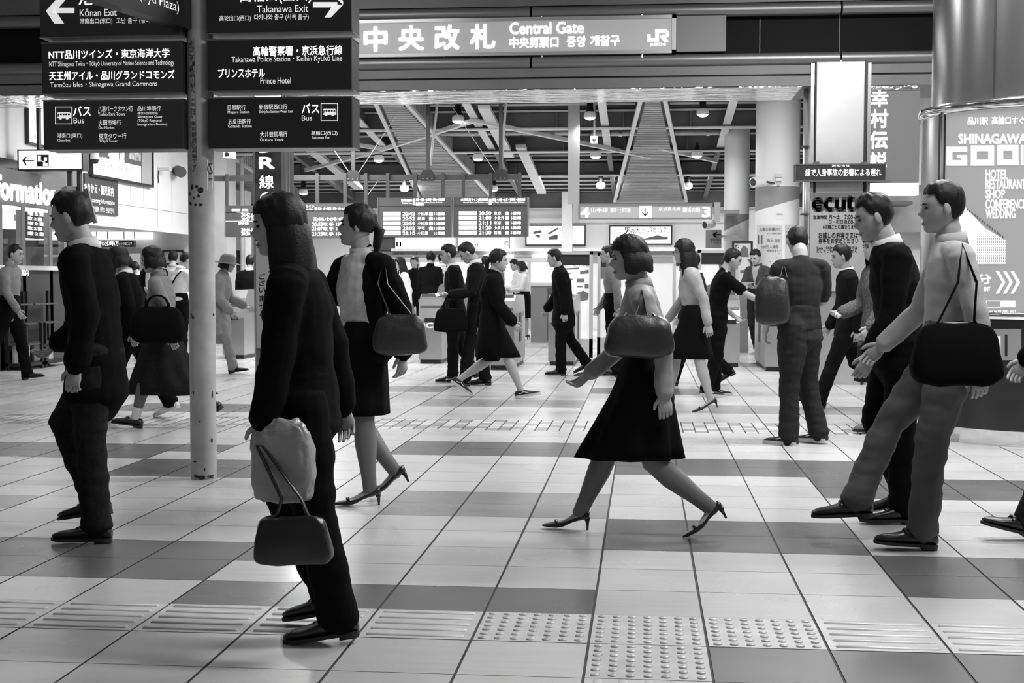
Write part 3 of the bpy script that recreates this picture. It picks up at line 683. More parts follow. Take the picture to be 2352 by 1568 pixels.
# ================================================================== HALL: pendant lamps
def make_lamp(s_):
    t = thing('pendant_lamp', (0, 0, 0), 'small bright pendant lamp', 'lamp', 'pendant lamps under the hall roof')
    MB().lathe([(.02, .30), (.05, .29), (.06, .17), (.075, .1)], n=16).build('lamp_body', blackm, t, True)
    MB().lathe([(.075, .1), (.105, .07), (.11, .0), (.1, -.005)], n=18).build('shade', M('lamp_shade', .5, .4, emit=.12), t, True)
    MB().ball((0, 0, -.0), .095, .095, .045, 14, 8).build('bulb', lit2, t, True)
    MB().cyl((0, 0, .29), (0, 0, .36), .012, n=8).build('stem', blackm, t)
    return t
lampL = ['furthest left in the front row, by the slanting louvre panel', 'in the front row above the paired departure boards', 'in the front row just left of the white round column',
         'low over the departure boards beside a rod', 'hanging left of the central louvre panel in the middle row', 'in the middle row right of the central louvre panel',
         'just above the boards, left of two in the back row', 'just above the right departure board in the back row', 'in the back row left of the central louvre panel', 'in the back row right of the central louvre panel',
         'seen below the bus panels at left of the rods', 'seen dim above the leftmost departure board']
LP = [(1052, 270, 24), (1355, 262, 24), (1614, 255, 24), (1098, 357, 26.8), (1368, 352, 26.8), (1601, 350, 26.8), (929, 428, 31), (1133, 428, 31), (1380, 421, 31), (1580, 422, 31), (870, 360, 26.8), (697, 436, 31)]
lp = None
for k, (x, y, Y) in enumerate(LP):
    q = atY(x, y+8, Y)
    if lp is None: lp = make_lamp(1); o = lp
    else:
        o = lp.copy(); COL.objects.link(o)
        for c_ in lp.children: d_ = c_.copy(); COL.objects.link(d_); d_.parent = o
    o.location = q; o['label'] = 'bright pendant lamp '+lampL[k]
    hgt = RO(Y)-q.z
    if hgt > .36: MB().cyl((q.x, q.y, q.z+.35), (q.x, q.y, RO(Y)-.0), .012, n=8).build('hanger', blackm, o)
    l = bpy.data.lights.new('lamp_spot', 'SPOT'); l.energy = 90; l.spot_size = 2.6; l.spot_blend = .5; l.shadow_soft_size = .1
    lo = bpy.data.objects.new('lamp_spot', l); COL.objects.link(lo); lo.location = q-V((0, 0, .06))

# louvred light panels hung under the roof
def louvre(xa0, xa1, ya, xb0, xb1, yb, label, side=0, dz=-.42, step=.16):
    t = thing('louvre_panel', ((xa0+xa1+xb0+xb1)/4, (ya+yb)/2, RO((ya+yb)/2)+dz), label, 'ceiling panel', 'louvre panels under the hall roof')
    s = MB(); n = int((yb-ya)/step); fr = MB()
    for k in range(n):
        f = (k+.5)/n; y = ya+f*(yb-ya); a = xa0+f*(xb0-xa0); b_ = xa1+f*(xb1-xa1); ins = min(.09, (b_-a)*.2)
        s.box(a+ins, b_-ins, y, y+step*.62, RO(y)+dz-.015, RO(y)+dz+.02)
        if side: s.box(b_-ins-.01, b_+.02, y, y+step*.62, RO(y)+dz-.0, RO(y)+dz+.3)
    s.build('slats', M('louvre_grey', .5, .45, nz=.08, ns=2), t)
    for p, q in (((xa0, ya), (xb0, yb)), ((xa1, ya), (xb1, yb))):
        fr.bar((p[0], p[1], RO(p[1])+dz), (q[0], q[1], RO(q[1])+dz), .07, .05)
    fr.bar((xb0, yb, RO(yb)+dz), (xb1, yb, RO(yb)+dz), .12, .06)
    fr.build('frame', wsteel, t)
    b_ = MB(); n_ = 12
    vs = [(xa0, ya, RO(ya)+dz+.12), (xa1, ya, RO(ya)+dz+.12), (xb1, yb, RO(yb)+dz+.12), (xb0, yb, RO(yb)+dz+.12)]
    b_.prism(vs, (0, 0, .03)); b_.build('backing', M('louvre_back', .16, .6), t)
    h = MB()
    for f in (.15, .85):
        y = ya+f*(yb-ya)
        for e in (0, 1):
            x = (xa0+f*(xb0-xa0))*(1-e)+(xa1+f*(xb1-xa1))*e; h.cyl((x, y, RO(y)+dz), (x, y, RO(y)), .015, n=6)
    h.build('hanger', dgrey, t)
louvre(-.06, .3, 22.1, -.72, 1.0, 32.9, 'tapering grey louvre panel widening towards the four and three platform sign')
louvre(-4.45, -3.95, 22.3, -5.4, -3.6, 32.6, 'slanting grey louvre panel behind the departure boards, with folded edge', 1)
louvre(-9.9, -8.3, 25.5, -11, -8.45, 32.8, 'grey louvre panel glimpsed between signpost and dark poster column', 1)
# pipes and cable trays
for (xa, xb, y, h, r, lab) in ((-5.2, -1.2, 25.4, .32, .035, 'white horizontal pipe left under the hall roof girder'), (-1.0, 1.7, 25.6, .30, .045, 'thicker white pipe with joints right under the hall roof girder')):
    t = thing('ceiling_pipe', ((xa+xb)/2, y, RO(y)-h), lab, 'pipe'); MB().cyl((xa, y, RO(y)-h), (xb, y, RO(y)-h), r, n=14).build('pipe_run', wsteel, t, True)
    j = MB()
    for k in range(3): x = xa+(xb-xa)*(.2+.3*k); j.cyl((x-.03, y, RO(y)-h), (x+.03, y, RO(y)-h), r*1.25, n=14); j.cyl((x, y, RO(y)-h), (x, y, RO(y)), .01, n=6)
    j.build('pipe_joint', steel, t)
for (x, ya, yb, lab) in ((-2.72, 23, 27.6, 'white segmented cable tray beside the front white roof beam'), (-2.4, 26.4, 32, 'white segmented cable tray above the right departure board'), (-6.6, 24, 31.5, 'white segmented cable tray behind the left rods')):
    t = thing('cable_tray', (x, (ya+yb)/2, RO((ya+yb)/2)-.4), lab, 'cable tray'); s = MB(); n = int((yb-ya)/.55)
    for k in range(n):
        y0_ = ya+k*.55; y1_ = y0_+.53; s.add([(x-.1, y0_, RO(y0_)-.4), (x+.1, y0_, RO(y0_)-.4), (x+.1, y1_, RO(y1_)-.4), (x-.1, y1_, RO(y1_)-.4), (x-.1, y0_, RO(y0_)-.33), (x+.1, y0_, RO(y0_)-.33), (x+.1, y1_, RO(y1_)-.33), (x-.1, y1_, RO(y1_)-.33)],
                                              [(3, 2, 1, 0), (4, 5, 6, 7), (0, 1, 5, 4), (2, 3, 7, 6), (0, 4, 7, 3), (1, 2, 6, 5)])
    s.build('tray_cover', wsteel, t)
    r_ = MB(); r_.bar((x, ya, RO(ya)-.3), (x, yb, RO(yb)-.3), .16, .05); r_.bar((x, ya+.2, RO(ya)-.3), (x, ya+.2, RO(ya)), .02, .02); r_.build('tray_rail', dgrey, t)
# cameras hung from the roof
for px, py, Y, lab in ((1365, 322, 24.5, 'small white camera hung near the central louvre panel'), (527, 355, 21, 'small white camera seen between the signpost and dark column')):
    q = atY(px, py, Y); t = thing('security_camera', (q.x, Y, q.z), lab, 'camera')
    MB().box(q.x-.06, q.x+.06, Y-.14, Y+.14, q.z-.06, q.z+.06).build('camera_housing', whiteg, t); MB().cyl((q.x, Y-.145, q.z-.01), (q.x, Y-.13, q.z-.01), .035, n=14).build('lens', blackm, t)
    MB().cyl((q.x, Y, q.z+.05), (q.x, Y, RO(Y)-.02), .018, n=8).build('stem', whiteg, t)

# ================================================================== departure boards and their hanging rail
DY = 23.2
rl = thing('hanging_rail', (atY(850, 405, DY+.1).x, DY+.1, atY(850, 413, DY).z), 'grey steel rail on rods carrying the departure boards', 'rail')
xa, xb, z0, z1 = rectY((478, 399, 1198, 412), DY+.1)
z0 = atY(850, 413, DY).z; z1 = z0+.095
MB().box(xa, xb, DY+.06, DY+.14, z0, z1).build('rail', M('rail_grey', .09, .4, .4), rl)
for px in (812, 983, 1150, 640):
    x = atY(px, 400, DY+.1).x; MB().box(x-.03, x+.03, DY+.07, DY+.13, z1, RO(DY)).build('rod', M('rail_grey'), rl)
    g_ = MB(); g_.prism([(x-.12, DY+.04, z0-.02), (x+.12, DY+.04, z0-.02), (x+.12, DY+.04, z0+.1), (x+.07, DY+.04, z0+.17), (x-.07, DY+.04, z0+.17), (x-.12, DY+.04, z0+.1)], (0, .02, 0)); gp_ = g_.build('gusset_plate', M('gusset', .05, .4, .4), rl)
    b_ = MB()
    for dx in (-.08, 0, .08): b_.cyl((x+dx, DY+.03, z0+.02), (x+dx, DY+.045, z0+.02), .012, n=8)
    b_.build('bolt', steel, gp_)
for px in (520, 728, 792, 840, 890, 953, 1017, 1064, 1127, 1193):
    x = atY(px, 420, DY).x; MB().box(x-.028, x+.028, DY+.0, DY+.055, atY(px, 455 if px > 860 else 474, DY).z, z1+.02).build('drop_bracket', M('rail_grey'), rl)
for xa_, xb_ in ((988, 1005), (1152, 1162)):
    p = atY(xa_, 380, DY+.2); q = atY(xb_, 232, DY+.25); MB().cyl(p, q, .022, n=10).build('stay_rod', wsteel, rl)
for (xa_, ya_, xb_, yb_) in ((806, 402, 768, 345), (820, 402, 935, 228), (1142, 402, 1026, 226), (836, 460, 872, 410)):
    MB().cyl(atY(xa_, ya_, DY+.05), atY(xb_, yb_, DY+.3), .006, n=6).build('stay_wire', wsteel, rl)
def board(box, label, head, rows, cols, dim=False):
    x0, x1, z0, z1 = rectY(box, DY-.1); t = thing('departure_board', ((x0+x1)/2, DY, z0), label, 'departure board', 'departure boards under the hanging rail')
    MB().box(x0, x1, DY-.1, DY+.1, z0, z1).build('housing', M('board_grey', .085, .45, emit=.0), t)
    e = MB(); e.box(x0-.02, x0, DY-.11, DY+.1, z0, z1); e.box(x1, x1+.02, DY-.11, DY+.1, z0, z1); e.build('side_trim', steel, t)
    bx0, by0, bx1, by1 = box; hh = by0+(by1-by0)*.21
    m = MB(); xx0, xx1, zz0, zz1 = rectY((bx0, hh, bx1, hh+1.2), DY-.104); m.box(xx0, xx1, DY-.104, DY-.1, zz0, zz1); m.build('header_rule', blackm, t)
    mt = M('board_lit_dim', .9, .5, emit=.7) if dim else led
    letters(head, putY(DY-.103), mt, t, 'header_lettering')
    if rows:
        m = MB()
        for r_ in cols[0]: a_, b_, c_, d_ = rectY((r_[0], r_[1], r_[2], r_[3]), DY-.104); m.box(a_, b_, DY-.104, DY-.1, c_, d_)
        if m.f: m.build('lit_band', mt, t)
        letters(rows, putY(DY-.104), mt, t, 'train_times')
    return t
def rows4(x0, ys, tms, dest, plat, bandx=None):
    out = []; bands = []
    for y, tm, d_, p_ in zip(ys, tms, dest, plat):
        if bandx: bands.append((bandx[0], y-4.3, bandx[1], y+4.3))
        out.append((tm, x0, y-4, x0+28, y+4, .013)); out.append((d_, x0+34, y-4, x0+(58 if len(d_) > 2 else 51), y+4, .008)); out.append(('自', x0+61, y-4, x0+69, y+4, .012)) if p_ else None
        out.append((p_ or '11番線', x0+73, y-4, x0+97, y+4, .008))
    return out, bands
ys = [490.5, 501.8, 513, 524, 535.5]
r1, b1 = rows4(925, ys, ['20:42', '20:52', '20:59', '21:02', '21:10'], ['小田原', '熱海', '小田原', '平塚', '小田原'], ['12番線', '12番線', '12番線', '12番線', ''], (880, 920))
board((869, 454, 1035, 544), 'lit departure board with five rows starting at 20:42, left of the lit pair', [('東海道線', 921, 457, 946, 463), ('Tokaido Line', 923, 464, 946, 468, .0), ('川崎・横浜・小田原・熱海・伊東方面', 955, 455, 1022, 462), ('for Kawasaki, Yokohama, Odawara, Atami & Ito', 955, 463, 1016, 467, .0)], r1, [b1+[(955, 467, 973, 472), (948, 456, 953, 471)]])
r2, b2 = rows4(1100, [489.5, 500, 511.5, 523, 534], ['20:50', '21:00', '21:11', '21:20', '21:30'], ['東京', '小金井', '東京', '小金井', '前橋'], ['5番線']*5, (1054, 1095))
r2 = [(a[0], a[1], a[2], min(a[3], 1198), *a[4:]) for a in r2]
board((1043, 453, 1211, 543), 'lit departure board with five rows starting at 20:50, rightmost of all', [('(上野東京ライン)東海道線', 1059, 455, 1121, 462), ('Ueno-Tokyo Line/Tokaido Line', 1064, 463, 1121, 467, .0), ('東京・上野・大宮・宇都宮・高崎方面', 1131, 455, 1206, 462), ('for Tokyo, Ueno, Omiya, Utsunomiya & Takasaki', 1131, 463, 1205, 467, .0)], r2, [b2+[(1123, 456, 1129, 470)]])
board((672, 467, 806, 546), 'darker departure board starting at 20:44, behind the woman in the open jacket', [('常磐ライン', 690, 470, 721, 478), ('Joban Line', 695, 479, 720, 483, .0), ('東京・上野・日暮里・取手・土浦・いわき方面', 730, 476, 803, 483)],
      [('20:44', 719, 499, 741, 507, .02), ('いわき', 742, 499, 765, 507, .02), ('⑨10両9', 766, 499, 795, 507, .02), ('20:53', 717, 511, 741, 519, .02), ('取 手', 742, 511, 766, 519, .02), ('15両11', 773, 511, 795, 519, .02), ('21:07', 717, 521, 741, 529, .02), ('取 手', 742, 521, 766, 529, .02), ('15両9', 773, 521, 795, 529, .02), ('21:23', 717, 533, 741, 541, .02), ('取 手', 742, 533, 766, 541, .02), ('15両11', 773, 533, 795, 541, .02)], [[(723, 475, 728, 483)]], True)
board((518, 472, 640, 544), 'departure board partly hidden behind the dark poster column', [('横須賀線・総武線', 532, 480, 570, 485), ('Yokosuka Line', 543, 486, 570, 489, .0)],
      [('20:42', 554, 489, 574, 497, .02), ('20:57', 554, 499, 574, 506, .02), ('千葉', 576, 490, 588, 505, .02), ('湘南新宿線', 547, 510, 571, 516, .01), ('20:46', 554, 524, 574, 531, .02), ('20:56', 554, 532, 574, 540, .02), ('大船', 576, 524, 588, 540, .02)], [[(518, 507, 640, 508)]], False)

# ================================================================== platform sign with arrow
PY = 24.
x0, x1, z0, z1 = rectY((1330, 470, 1636, 503), PY); t = thing('platform_sign', ((x0+x1)/2, PY, z0), 'wide lit platform sign numbered 4 and 3 with a down arrow', 'sign')
z0 = atY(1483, 503, PY).z; z1 = atY(1483, 467, PY).z
MB().box(x0, x1, PY, PY+.18, z0, z1).build('housing', M('sign_housing', .3, .4, .5), t)
a_, b_, c_, d_ = rectY((1333, 474, 1633, 500), PY); MB().box(a_, b_, PY-.01, PY, c_, d_).build('lit_face', M('platform_face', .12, .5, emit=.42), t)
a_, b_, c_, d_ = rectY((1468, 473, 1497, 501), PY); ar = MB().box(a_, b_, PY-.016, PY-.01, c_, d_).build('arrow_plate', lit_soft, t)
m = MB()
for pl in ([(1480.5, 479), (1482.8, 479), (1482.8, 494), (1480.5, 494)], [(1474, 488), (1476, 487), (1482, 494), (1481.6, 497)], [(1489, 488), (1487, 487), (1481, 494), (1481.8, 497)]): polyY(m, pl, PY-.017)
m.build('arrow', txtb, ar)
letters([('4', 1334, 477, 1353, 499, .03), ('3', 1614, 475, 1630, 498, .03), ('山手線', 1358, 477, 1396, 488, .01), ('東京・上野方面', 1402, 477, 1448, 488, .01), ('京浜東北線', 1513, 476, 1563, 484, .01), ('横浜方面', 1568, 476, 1608, 488, .01)], putY(PY-.012), M('platform_text', .9, .5, emit=.8), t)
for px, s_ in ((1322, -1), (1648, 1)):
    q = atY(px, 485, PY); MB().box(q.x-.05, q.x+.05, PY+.02, PY+.16, z0-.04, z1+.02).build('clamp', M('clamp_white', .5, .5), t)
MB().box(atY(1640, 480, PY).x, c1x-c1r*.2, PY+.05, c1y-c1r*.8, z0+.1, z0+.16).build('wall_arm', steel, t)
MB().box(x0-.2, x0, PY+.05, PY+.12, z1, RO(PY)).build('hanger', M('clamp_white'), t)

# ================================================================== back wall: posters and ticket row
def poster(box, Y, label, name='framed_poster', mat=None, marks=(), blk=(), fw=.035, cat='poster'):
    x0, x1, z0, z1 = rectY(box, Y); t = thing(name, ((x0+x1)/2, Y, z0), label, cat)
    panelY(box, Y, .03, mat or lit, t, 'sheet'); frameY(box, Y-.015, .06, fw, blackm, t)
    if marks: letters(list(marks), putY(Y-.004), txtb, t, 'print')
    if blk:
        m = MB()
        for pl in blk: polyY(m, pl, Y-.0, -.003)
        m.build('print_marks', M('print_grey', .12, .5), t)
    return t
PBY = BW-.07
poster((1210, 519, 1342, 561), PBY, 'wide backlit white poster behind the slim post on the back wall', blk=[[(1224, 532), (1243, 528), (1245, 534), (1226, 538)], [(1228, 540), (1240, 538), (1241, 546), (1236, 546)], [(1258, 535), (1282, 522), (1283, 526), (1260, 539)], [(1260, 543), (1281, 538), (1281, 550), (1260, 551)]])
poster((1402, 520, 1541, 559), PBY, 'wide lit shoe shop poster with large black characters on the back wall', marks=[('男', 1434, 522, 1448, 536, .02), ('の', 1449, 526, 1457, 535, .02), ('大', 1458, 522, 1472, 535, .01), ('きな', 1474, 523, 1492, 535, .01), ('靴専門', 1494, 520, 1537, 534, .01), ('38', 1428, 539, 1458, 554, .04), ('0120-494-1168', 1490, 552, 1538, 558, .01)], blk=[[(1478, 548), (1510, 540), (1535, 545), (1533, 550), (1480, 551)]])
def mapboard(box, Y, label, cuts, marks=()):
    x0, x1, z0, z1 = rectY(box, Y); t = thing('route_map_board', ((x0+x1)/2, Y, z0), label, 'route map'); panelY(box, Y, .12, lit2, t, 'lit_face'); frameY(box, Y-.01, .14, .02, dgrey, t)
    m = MB()
    for x in cuts: polyY(m, [(x, box[3]-1), (x+.9, box[3]-1), (x+.9, box[1]+1), (x, box[1]+1)], Y-.0, -.004)
    m.build('divider', M('divider_grey', .2, .5), t)
    if marks: letters(list(marks), putY(Y-.004), txtb, t, 'print')
    return t
MY = BW-.35
mapboard((908, 546, 1046, 574), MY, 'long glowing white map board below the 20:42 departure board', (935, 966, 994, 1022), [('[]', 911, 556, 921, 566, .05), ('→', 1039, 560, 1044, 565)])
mapboard((1052, 546, 1168, 574), MY, 'shorter glowing white map board below the 20:50 departure board', (1087, 1120), [('←', 1073, 550, 1080, 556), ('ii', 1092, 558, 1098, 564), ('ii', 1092, 566, 1098, 571), ('回', 1159, 554, 1167, 564, .03)])
poster((868, 548, 904, 574), MY, 'small dark lettered board left of the glowing map boards', 'lettered_board', dgrey, (), (), cat='sign')
letters([('新幹線きっぷうりば', 906, 578, 958, 585, .01)], putY(BW-.254), txtb, None, 'ticket_lettering'); tag(bpy.data.objects['ticket_lettering'], 'black lettering on the grey band over the ticket machines at left', 'lettering')
letters([('←← 新幹線のりば き', 1132, 577, 1185, 584, .01)], putY(BW-.254), txtb, None, 'ticket_lettering'); tag(bpy.data.objects['ticket_lettering.001'], 'black lettering with arrows on the grey band over the ticket machines', 'lettering')
# ticket machines along the back wall
tmn = ['leftmost, beside the dark poster column', 'behind the white shirted man with a shoulder strap', 'behind the man reading his phone', 'behind the two schoolmates', 'beside the brown counter', 'behind the tall poster stand']
for k, px in enumerate((925, 990, 1055, 1120, 1185, 1245)):
    q = atZ(px, 640, 0) if 0 else atY(px, 640, BW-.6); x = q.x
    t = thing('ticket_machine', (x, BW-.3, 0), 'bright ticket machine in the back wall, '+tmn[k], 'ticket machine', 'ticket machines in the back wall')
    MB().box(x-.32, x+.32, BW-.55, BW-.001, 0, 1.75).build('cabinet', M('machine_grey', .5, .4, .3), t)
    MB().box(x-.27, x+.27, BW-.56, BW-.55, 1.05, 1.62).build('screen', lit_soft, t)
    MB().box(x-.3, x+.3, BW-.7, BW-.5, .8, .86).build('ledge', steel, t)
    m = MB(); m.box(x-.2, x-.05, BW-.562, BW-.55, .9, 1.0); m.box(x+.05, x+.2, BW-.562, BW-.55, .9, 1.0); m.build('slot', blackm, t)
for px in (1145, 1255):
    q = atY(px, 590, BW-.5); o = MB().box(q.x-.35, q.x+.35, BW-.6, BW-.2, q.z, q.z+.05).build('strip_light', lit2); tag(o, 'glowing strip light over the ticket machines '+('near the young couple' if px < 1200 else 'near the tall poster stand'), 'light')

# ================================================================== ticket gates
def gate(px, Y, label, ln=1.7, wd=.26, h=1.0, ic=False):
    x = atY(px, 760, Y).x; t = thing('ticket_gate', (x, Y+ln/2, 0), label, 'ticket gate', 'ticket gates')
    prof = [(0, .06), (0, .62), (.03, .80), (.10, .93), (.22, h), (ln-.22, h), (ln-.1, .93), (ln-.03, .8), (ln, .62), (ln, .06)]
    MB().prism([(x-wd/2, Y+a, b_) for a, b_ in prof], (wd, 0, 0)).build('body', M('gate_steel', .5, .3, .85, nz=.1, ns=3), t)
    MB().box(x-wd/2+.02, x+wd/2-.02, Y+.03, Y+ln-.03, 0, .06).build('base', blackm, t)
    m = MB(); m.prism([(x-wd/2+.02, Y+.035, .795), (x+wd/2-.02, Y+.035, .795), (x+wd/2-.02, Y+.21, .995), (x-wd/2+.02, Y+.21, .995)], (0, -.012, .012)); m.build('card_reader', blackm, t)
    m = MB(); m.box(x-wd/2-.004, x+wd/2+.004, Y+.25, Y+ln-.25, .7, .76); m.build('side_band', M('gate_band', .2, .3, .6), t)
    s = MB(); s.box(x-.08, x+.08, Y-.006, Y, .60, .66); s.build('ticket_slot', blackm, t)
    f = MB(); f.box(x-wd/2-.01, x-wd/2+.005, Y+ln*.45, Y+ln*.6, .35, .75); f.box(x+wd/2-.005, x+wd/2+.01, Y+ln*.45, Y+ln*.6, .35, .75); f.build('flap', M('flap_dark', .05, .4), t)
    if ic:
        q = MB(); lay(q, [('IC', 0, 0, 1, 1, .03)], lambda b_: (lambda u, v: V((x-.1+u*.14, Y-.004, .52+v*.07)))); q.build('lettering', txtw, t, fixn=False)
    return t
gate(536, 20.2, 'steel ticket gate between the signpost and the dark poster column', 2.0, .34, 1.05)
gate(988, 19.4, 'ticket gate beside the man reading his phone', 1.7, .34, 1.0, True)
gate(1152, 18.2, 'ticket gate directly behind the walker in black and white sneakers', 1.7, .34, 1.0)
gate(1290, 19.2, 'ticket gate behind the man in the black coat holding a case', 1.7, .38, 1.0)
gate(1678, 19.2, 'low ticket gate behind the flyer handing man', 1.5, .26, .95)
gate(1780, 18.4, 'ticket gate beside the standing man with a leather bag', 1.7, .26, .95)
t = thing('gate_terminal', atZ(1040, 820, 0), 'rounded steel gate terminal with a dark slanted screen behind the black bag', 'terminal'); q = t.location
x, y = q.x, q.y+.3; t.location = (x, y, 0)
MB().prism([(x-.3, y, 0), (x-.3, y, 1.0), (x-.26, y, 1.12), (x-.18, y, 1.17), (x+.3, y, 1.17), (x+.34, y, .9), (x+.34, y, 0)], (0, .4, 0)).build('cabinet', M('gate_steel'), t)
MB().prism([(x-.14, y-.01, .95), (x+.3, y-.01, .95), (x+.28, y-.01, 1.14), (x-.11, y-.01, 1.14)], (0, .02, 0)).build('screen', blackm, t)

# ================================================================== poster stands and counter
def stand(box, Y, label, head, body):
    x0, x1, z0, z1 = rectY(box, Y); t = thing('poster_stand', ((x0+x1)/2, Y+.1, 0), label, 'poster stand')
    f = MB(); f.box(x0, x0+.05, Y, Y+.2, 0, z1); f.box(x1-.05, x1, Y, Y+.2, 0, z1); f.box(x0, x1, Y, Y+.2, z1-.05, z1); f.box(x0, x1, Y, Y+.2, 0, .3); f.build('frame', M('stand_alu', .6, .35, .6), t)
    hb = z1-.05-.17; MB().box(x0+.05, x1-.05, Y+.02, Y+.18, hb, z1-.05).build('header', blackm, t)
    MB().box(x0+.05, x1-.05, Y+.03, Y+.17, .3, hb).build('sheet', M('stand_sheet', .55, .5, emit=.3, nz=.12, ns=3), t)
    if head: letters(head, putY(Y+.026), txtw, t, 'print')
    m = MB()
    for pl in body: polyY(m, pl, Y+.028, -.003)
    m.build('print_marks', M('print_grey'), t)
    return t
stand((1271, 577, 1361, 760), 21.2, 'tall aluminium stand with a printed sale poster, left of two', [('2017 PRESENTS DAY', 1279, 600, 1347, 611, .02)], [[(1332, 623), (1352, 619), (1352, 627), (1333, 629)], [(1280, 617), (1330, 614), (1330, 617), (1280, 620)], [(1325, 640), (1342, 640), (1342, 648), (1325, 648)], [(1343, 652), (1352, 652), (1352, 662), (1343, 662)], [(1326, 656), (1338, 656), (1338, 659), (1326, 659)], [(1324, 673), (1340, 667), (1352, 674), (1350, 688), (1330, 692)], [(1282, 640), (1315, 640), (1315, 643), (1282, 643)], [(1282, 655), (1312, 655), (1312, 658), (1282, 658)], [(1280, 627), (1310, 627), (1310, 629), (1280, 629)]])
stand((1372, 580, 1410, 760), 21.6, 'narrow poster stand half hidden behind the grey shirted man', [], [[(1376, 594), (1406, 594), (1406, 597), (1376, 597)], [(1376, 604), (1400, 604), (1400, 606), (1376, 606)], [(1376, 612), (1404, 612), (1404, 640), (1376, 640)]])
stand((1545, 578, 1597, 760), 21.4, 'poster stand with sketched print behind the woman in pale grey', [], [[(1550, 600), (1575, 600), (1575, 602), (1550, 602)], [(1560, 612), (1570, 604), (1580, 612), (1580, 622), (1560, 622)]])
stand((1603, 573, 1697, 720), 20.8, 'broad poster stand with pictures behind the flyer handing man', [('Alim', 1634, 577, 1656, 583, .01)], [[(1650, 600), (1688, 596), (1690, 640), (1655, 650)], [(1660, 670), (1690, 655), (1690, 700), (1664, 704)], [(1610, 660), (1640, 650), (1646, 690), (1612, 700)]])
x0, x1, z0, z1 = rectY((1213, 649, 1281, 792), 26.); t = thing('counter', ((x0+x1)/2, 26.3, 0), 'narrow grey counter with a pale top behind the young couple', 'counter')
MB().box(x0+.05, x1-.03, 26.03, 26.5, 0, z1-.06).build('body', M('counter_grey', .2, .5), t); MB().box(x0, x1, 26, 26.55, z1-.06, z1).build('top', M('counter_top', .6, .4), t); MB().box(x1-.2, x1-.05, 26.02, 26.04, .05, z1-.1).build('side_panel', dgrey, t)
# wall-mounted things on and beside the white round columns
def speaker(px, py, Y, label, s_=1.):
    q = atY(px, py, Y); t = thing('wall_speaker', (q.x, Y, q.z), label, 'speaker'); d_ = V((-.75, -.6, -.15)).normalized()
    MB().cyl(q-d_*.11*s_, q+d_*.11*s_, .085*s_, n=22).build('housing', whiteg, t, True); smooth_by_angle(t.children[0], 40)
    MB().cyl(q+d_*.108*s_, q+d_*.114*s_, .065*s_, n=22).build('grille', M('speaker_grille', .05, .5), t); MB().bar(q-d_*.1*s_, (c2x, Y+.3, q.z-.03) if px > 1700 else q+V((0, .4, 0)), .03, .03).build('bracket', dgrey, t)
speaker(1741, 417, 22.9, 'round white loudspeaker on the broad white column', 1.)
speaker(1628, 515, 24.6, 'small round loudspeaker left of the slim white column', .9)
q = atCyl(1788, 408, c2x, c2y, c2r); t = thing('wall_sensor', q, 'white box sensor on a short stalk on the broad column', 'sensor')
MB().box(q.x-.06, q.x+.06, q.y-.1, q.y, q.z-.0, q.z+.06).build('sensor_head', offwhite, t); MB().box(q.x-.05, q.x+.05, q.y-.08, q.y+.01, q.z-.06, q.z-.01).build('sensor_body', whiteg, t); MB().cyl((q.x, q.y-.02, q.z-.14), (q.x, q.y-.02, q.z-.05), .02, n=10).build('stalk', offwhite, t)
def putC2(e=.006):
    def f(b): return lambda u, v: atCyl(b[0]+u*(b[2]-b[0]), b[3]+v*(b[1]-b[3]), c2x, c2y, c2r+e)
    return f
def colplate(box, label, items, name='column_poster', mat=paper, marks=()):
    x0, y0, x1, y1 = box; t = thing(name, atCyl((x0+x1)/2, y1, c2x, c2y, c2r), label, 'poster'); m = MB(); n = 8; vs = []
    for e in (.004, .001):
        for k in range(n+1): x = x0+(x1-x0)*k/n; vs += [atCyl(x, y1, c2x, c2y, c2r+e), atCyl(x, y0, c2x, c2y, c2r+e)]
    m.add(vs, [(2*k, 2*k+2, 2*k+3, 2*k+1) for k in range(n)]); m.build('sheet', mat, t, fixn=False)
    if items: letters(items, putC2(.007), M('print_ink', .06, .5), t, 'print')
    if marks:
        m = MB()
        for a in marks: m.add([atCyl(x, y, c2x, c2y, c2r+.007) for x, y in ((a[0], a[3]), (a[2], a[3]), (a[2], a[1]), (a[0], a[1]))], [(0, 1, 2, 3)])
        m.build('print_marks', M('print_grey'), t, fixn=False)
colplate((1738, 516, 1797, 640), 'printed notice with text on the broad column beside the young man with papers', [('JR東の駅構内で', 1744, 523, 1793, 532, .01), ('おいしい駅弁の販売', 1762, 534, 1794, 538, .0), ('毎日', 1762, 547, 1776, 556, .01), ('実施', 1780, 549, 1791, 557, .01), ('200円 入場券', 1748, 562, 1788, 571, .01), ('時間限定です', 1762, 573, 1794, 578, .0)], marks=[(1734+6, 540, 1751, 560), (1744, 580, 1790, 582), (1744, 590, 1785, 592), (1744, 600, 1770, 602)], mat=M('notice_white', .6, .6))
colplate((1803, 516, 1834, 600), 'narrow printed notice at the right edge of the broad column', [('ご案内', 1806, 523, 1830, 534, .01), ('時刻', 1806, 538, 1830, 548, .01)], mat=M('notice_white'), marks=[(1806, 552, 1828, 554), (1806, 560, 1828, 562)])
colplate((1780, 482, 1802, 504), 'small square white plate high on the broad column', [('SUICA', 1784, 490, 1798, 494, .0)], 'column_plate', whiteg)
PFY = 23.0
t = poster((1686, 558, 1724, 660), PFY, 'portrait poster of a person beside the broad white column', 'portrait_poster', M('portrait_sheet', .6, .5), [('オン', 1688, 561, 1698, 570, .02)], [[(1700, 575), (1708, 563), (1718, 570), (1720, 590), (1702, 590)], [(1700, 620), (1724, 620), (1724, 627), (1700, 627)], [(1696, 596), (1704, 592), (1702, 606)], [(1716, 596), (1724, 594), (1724, 606)]])
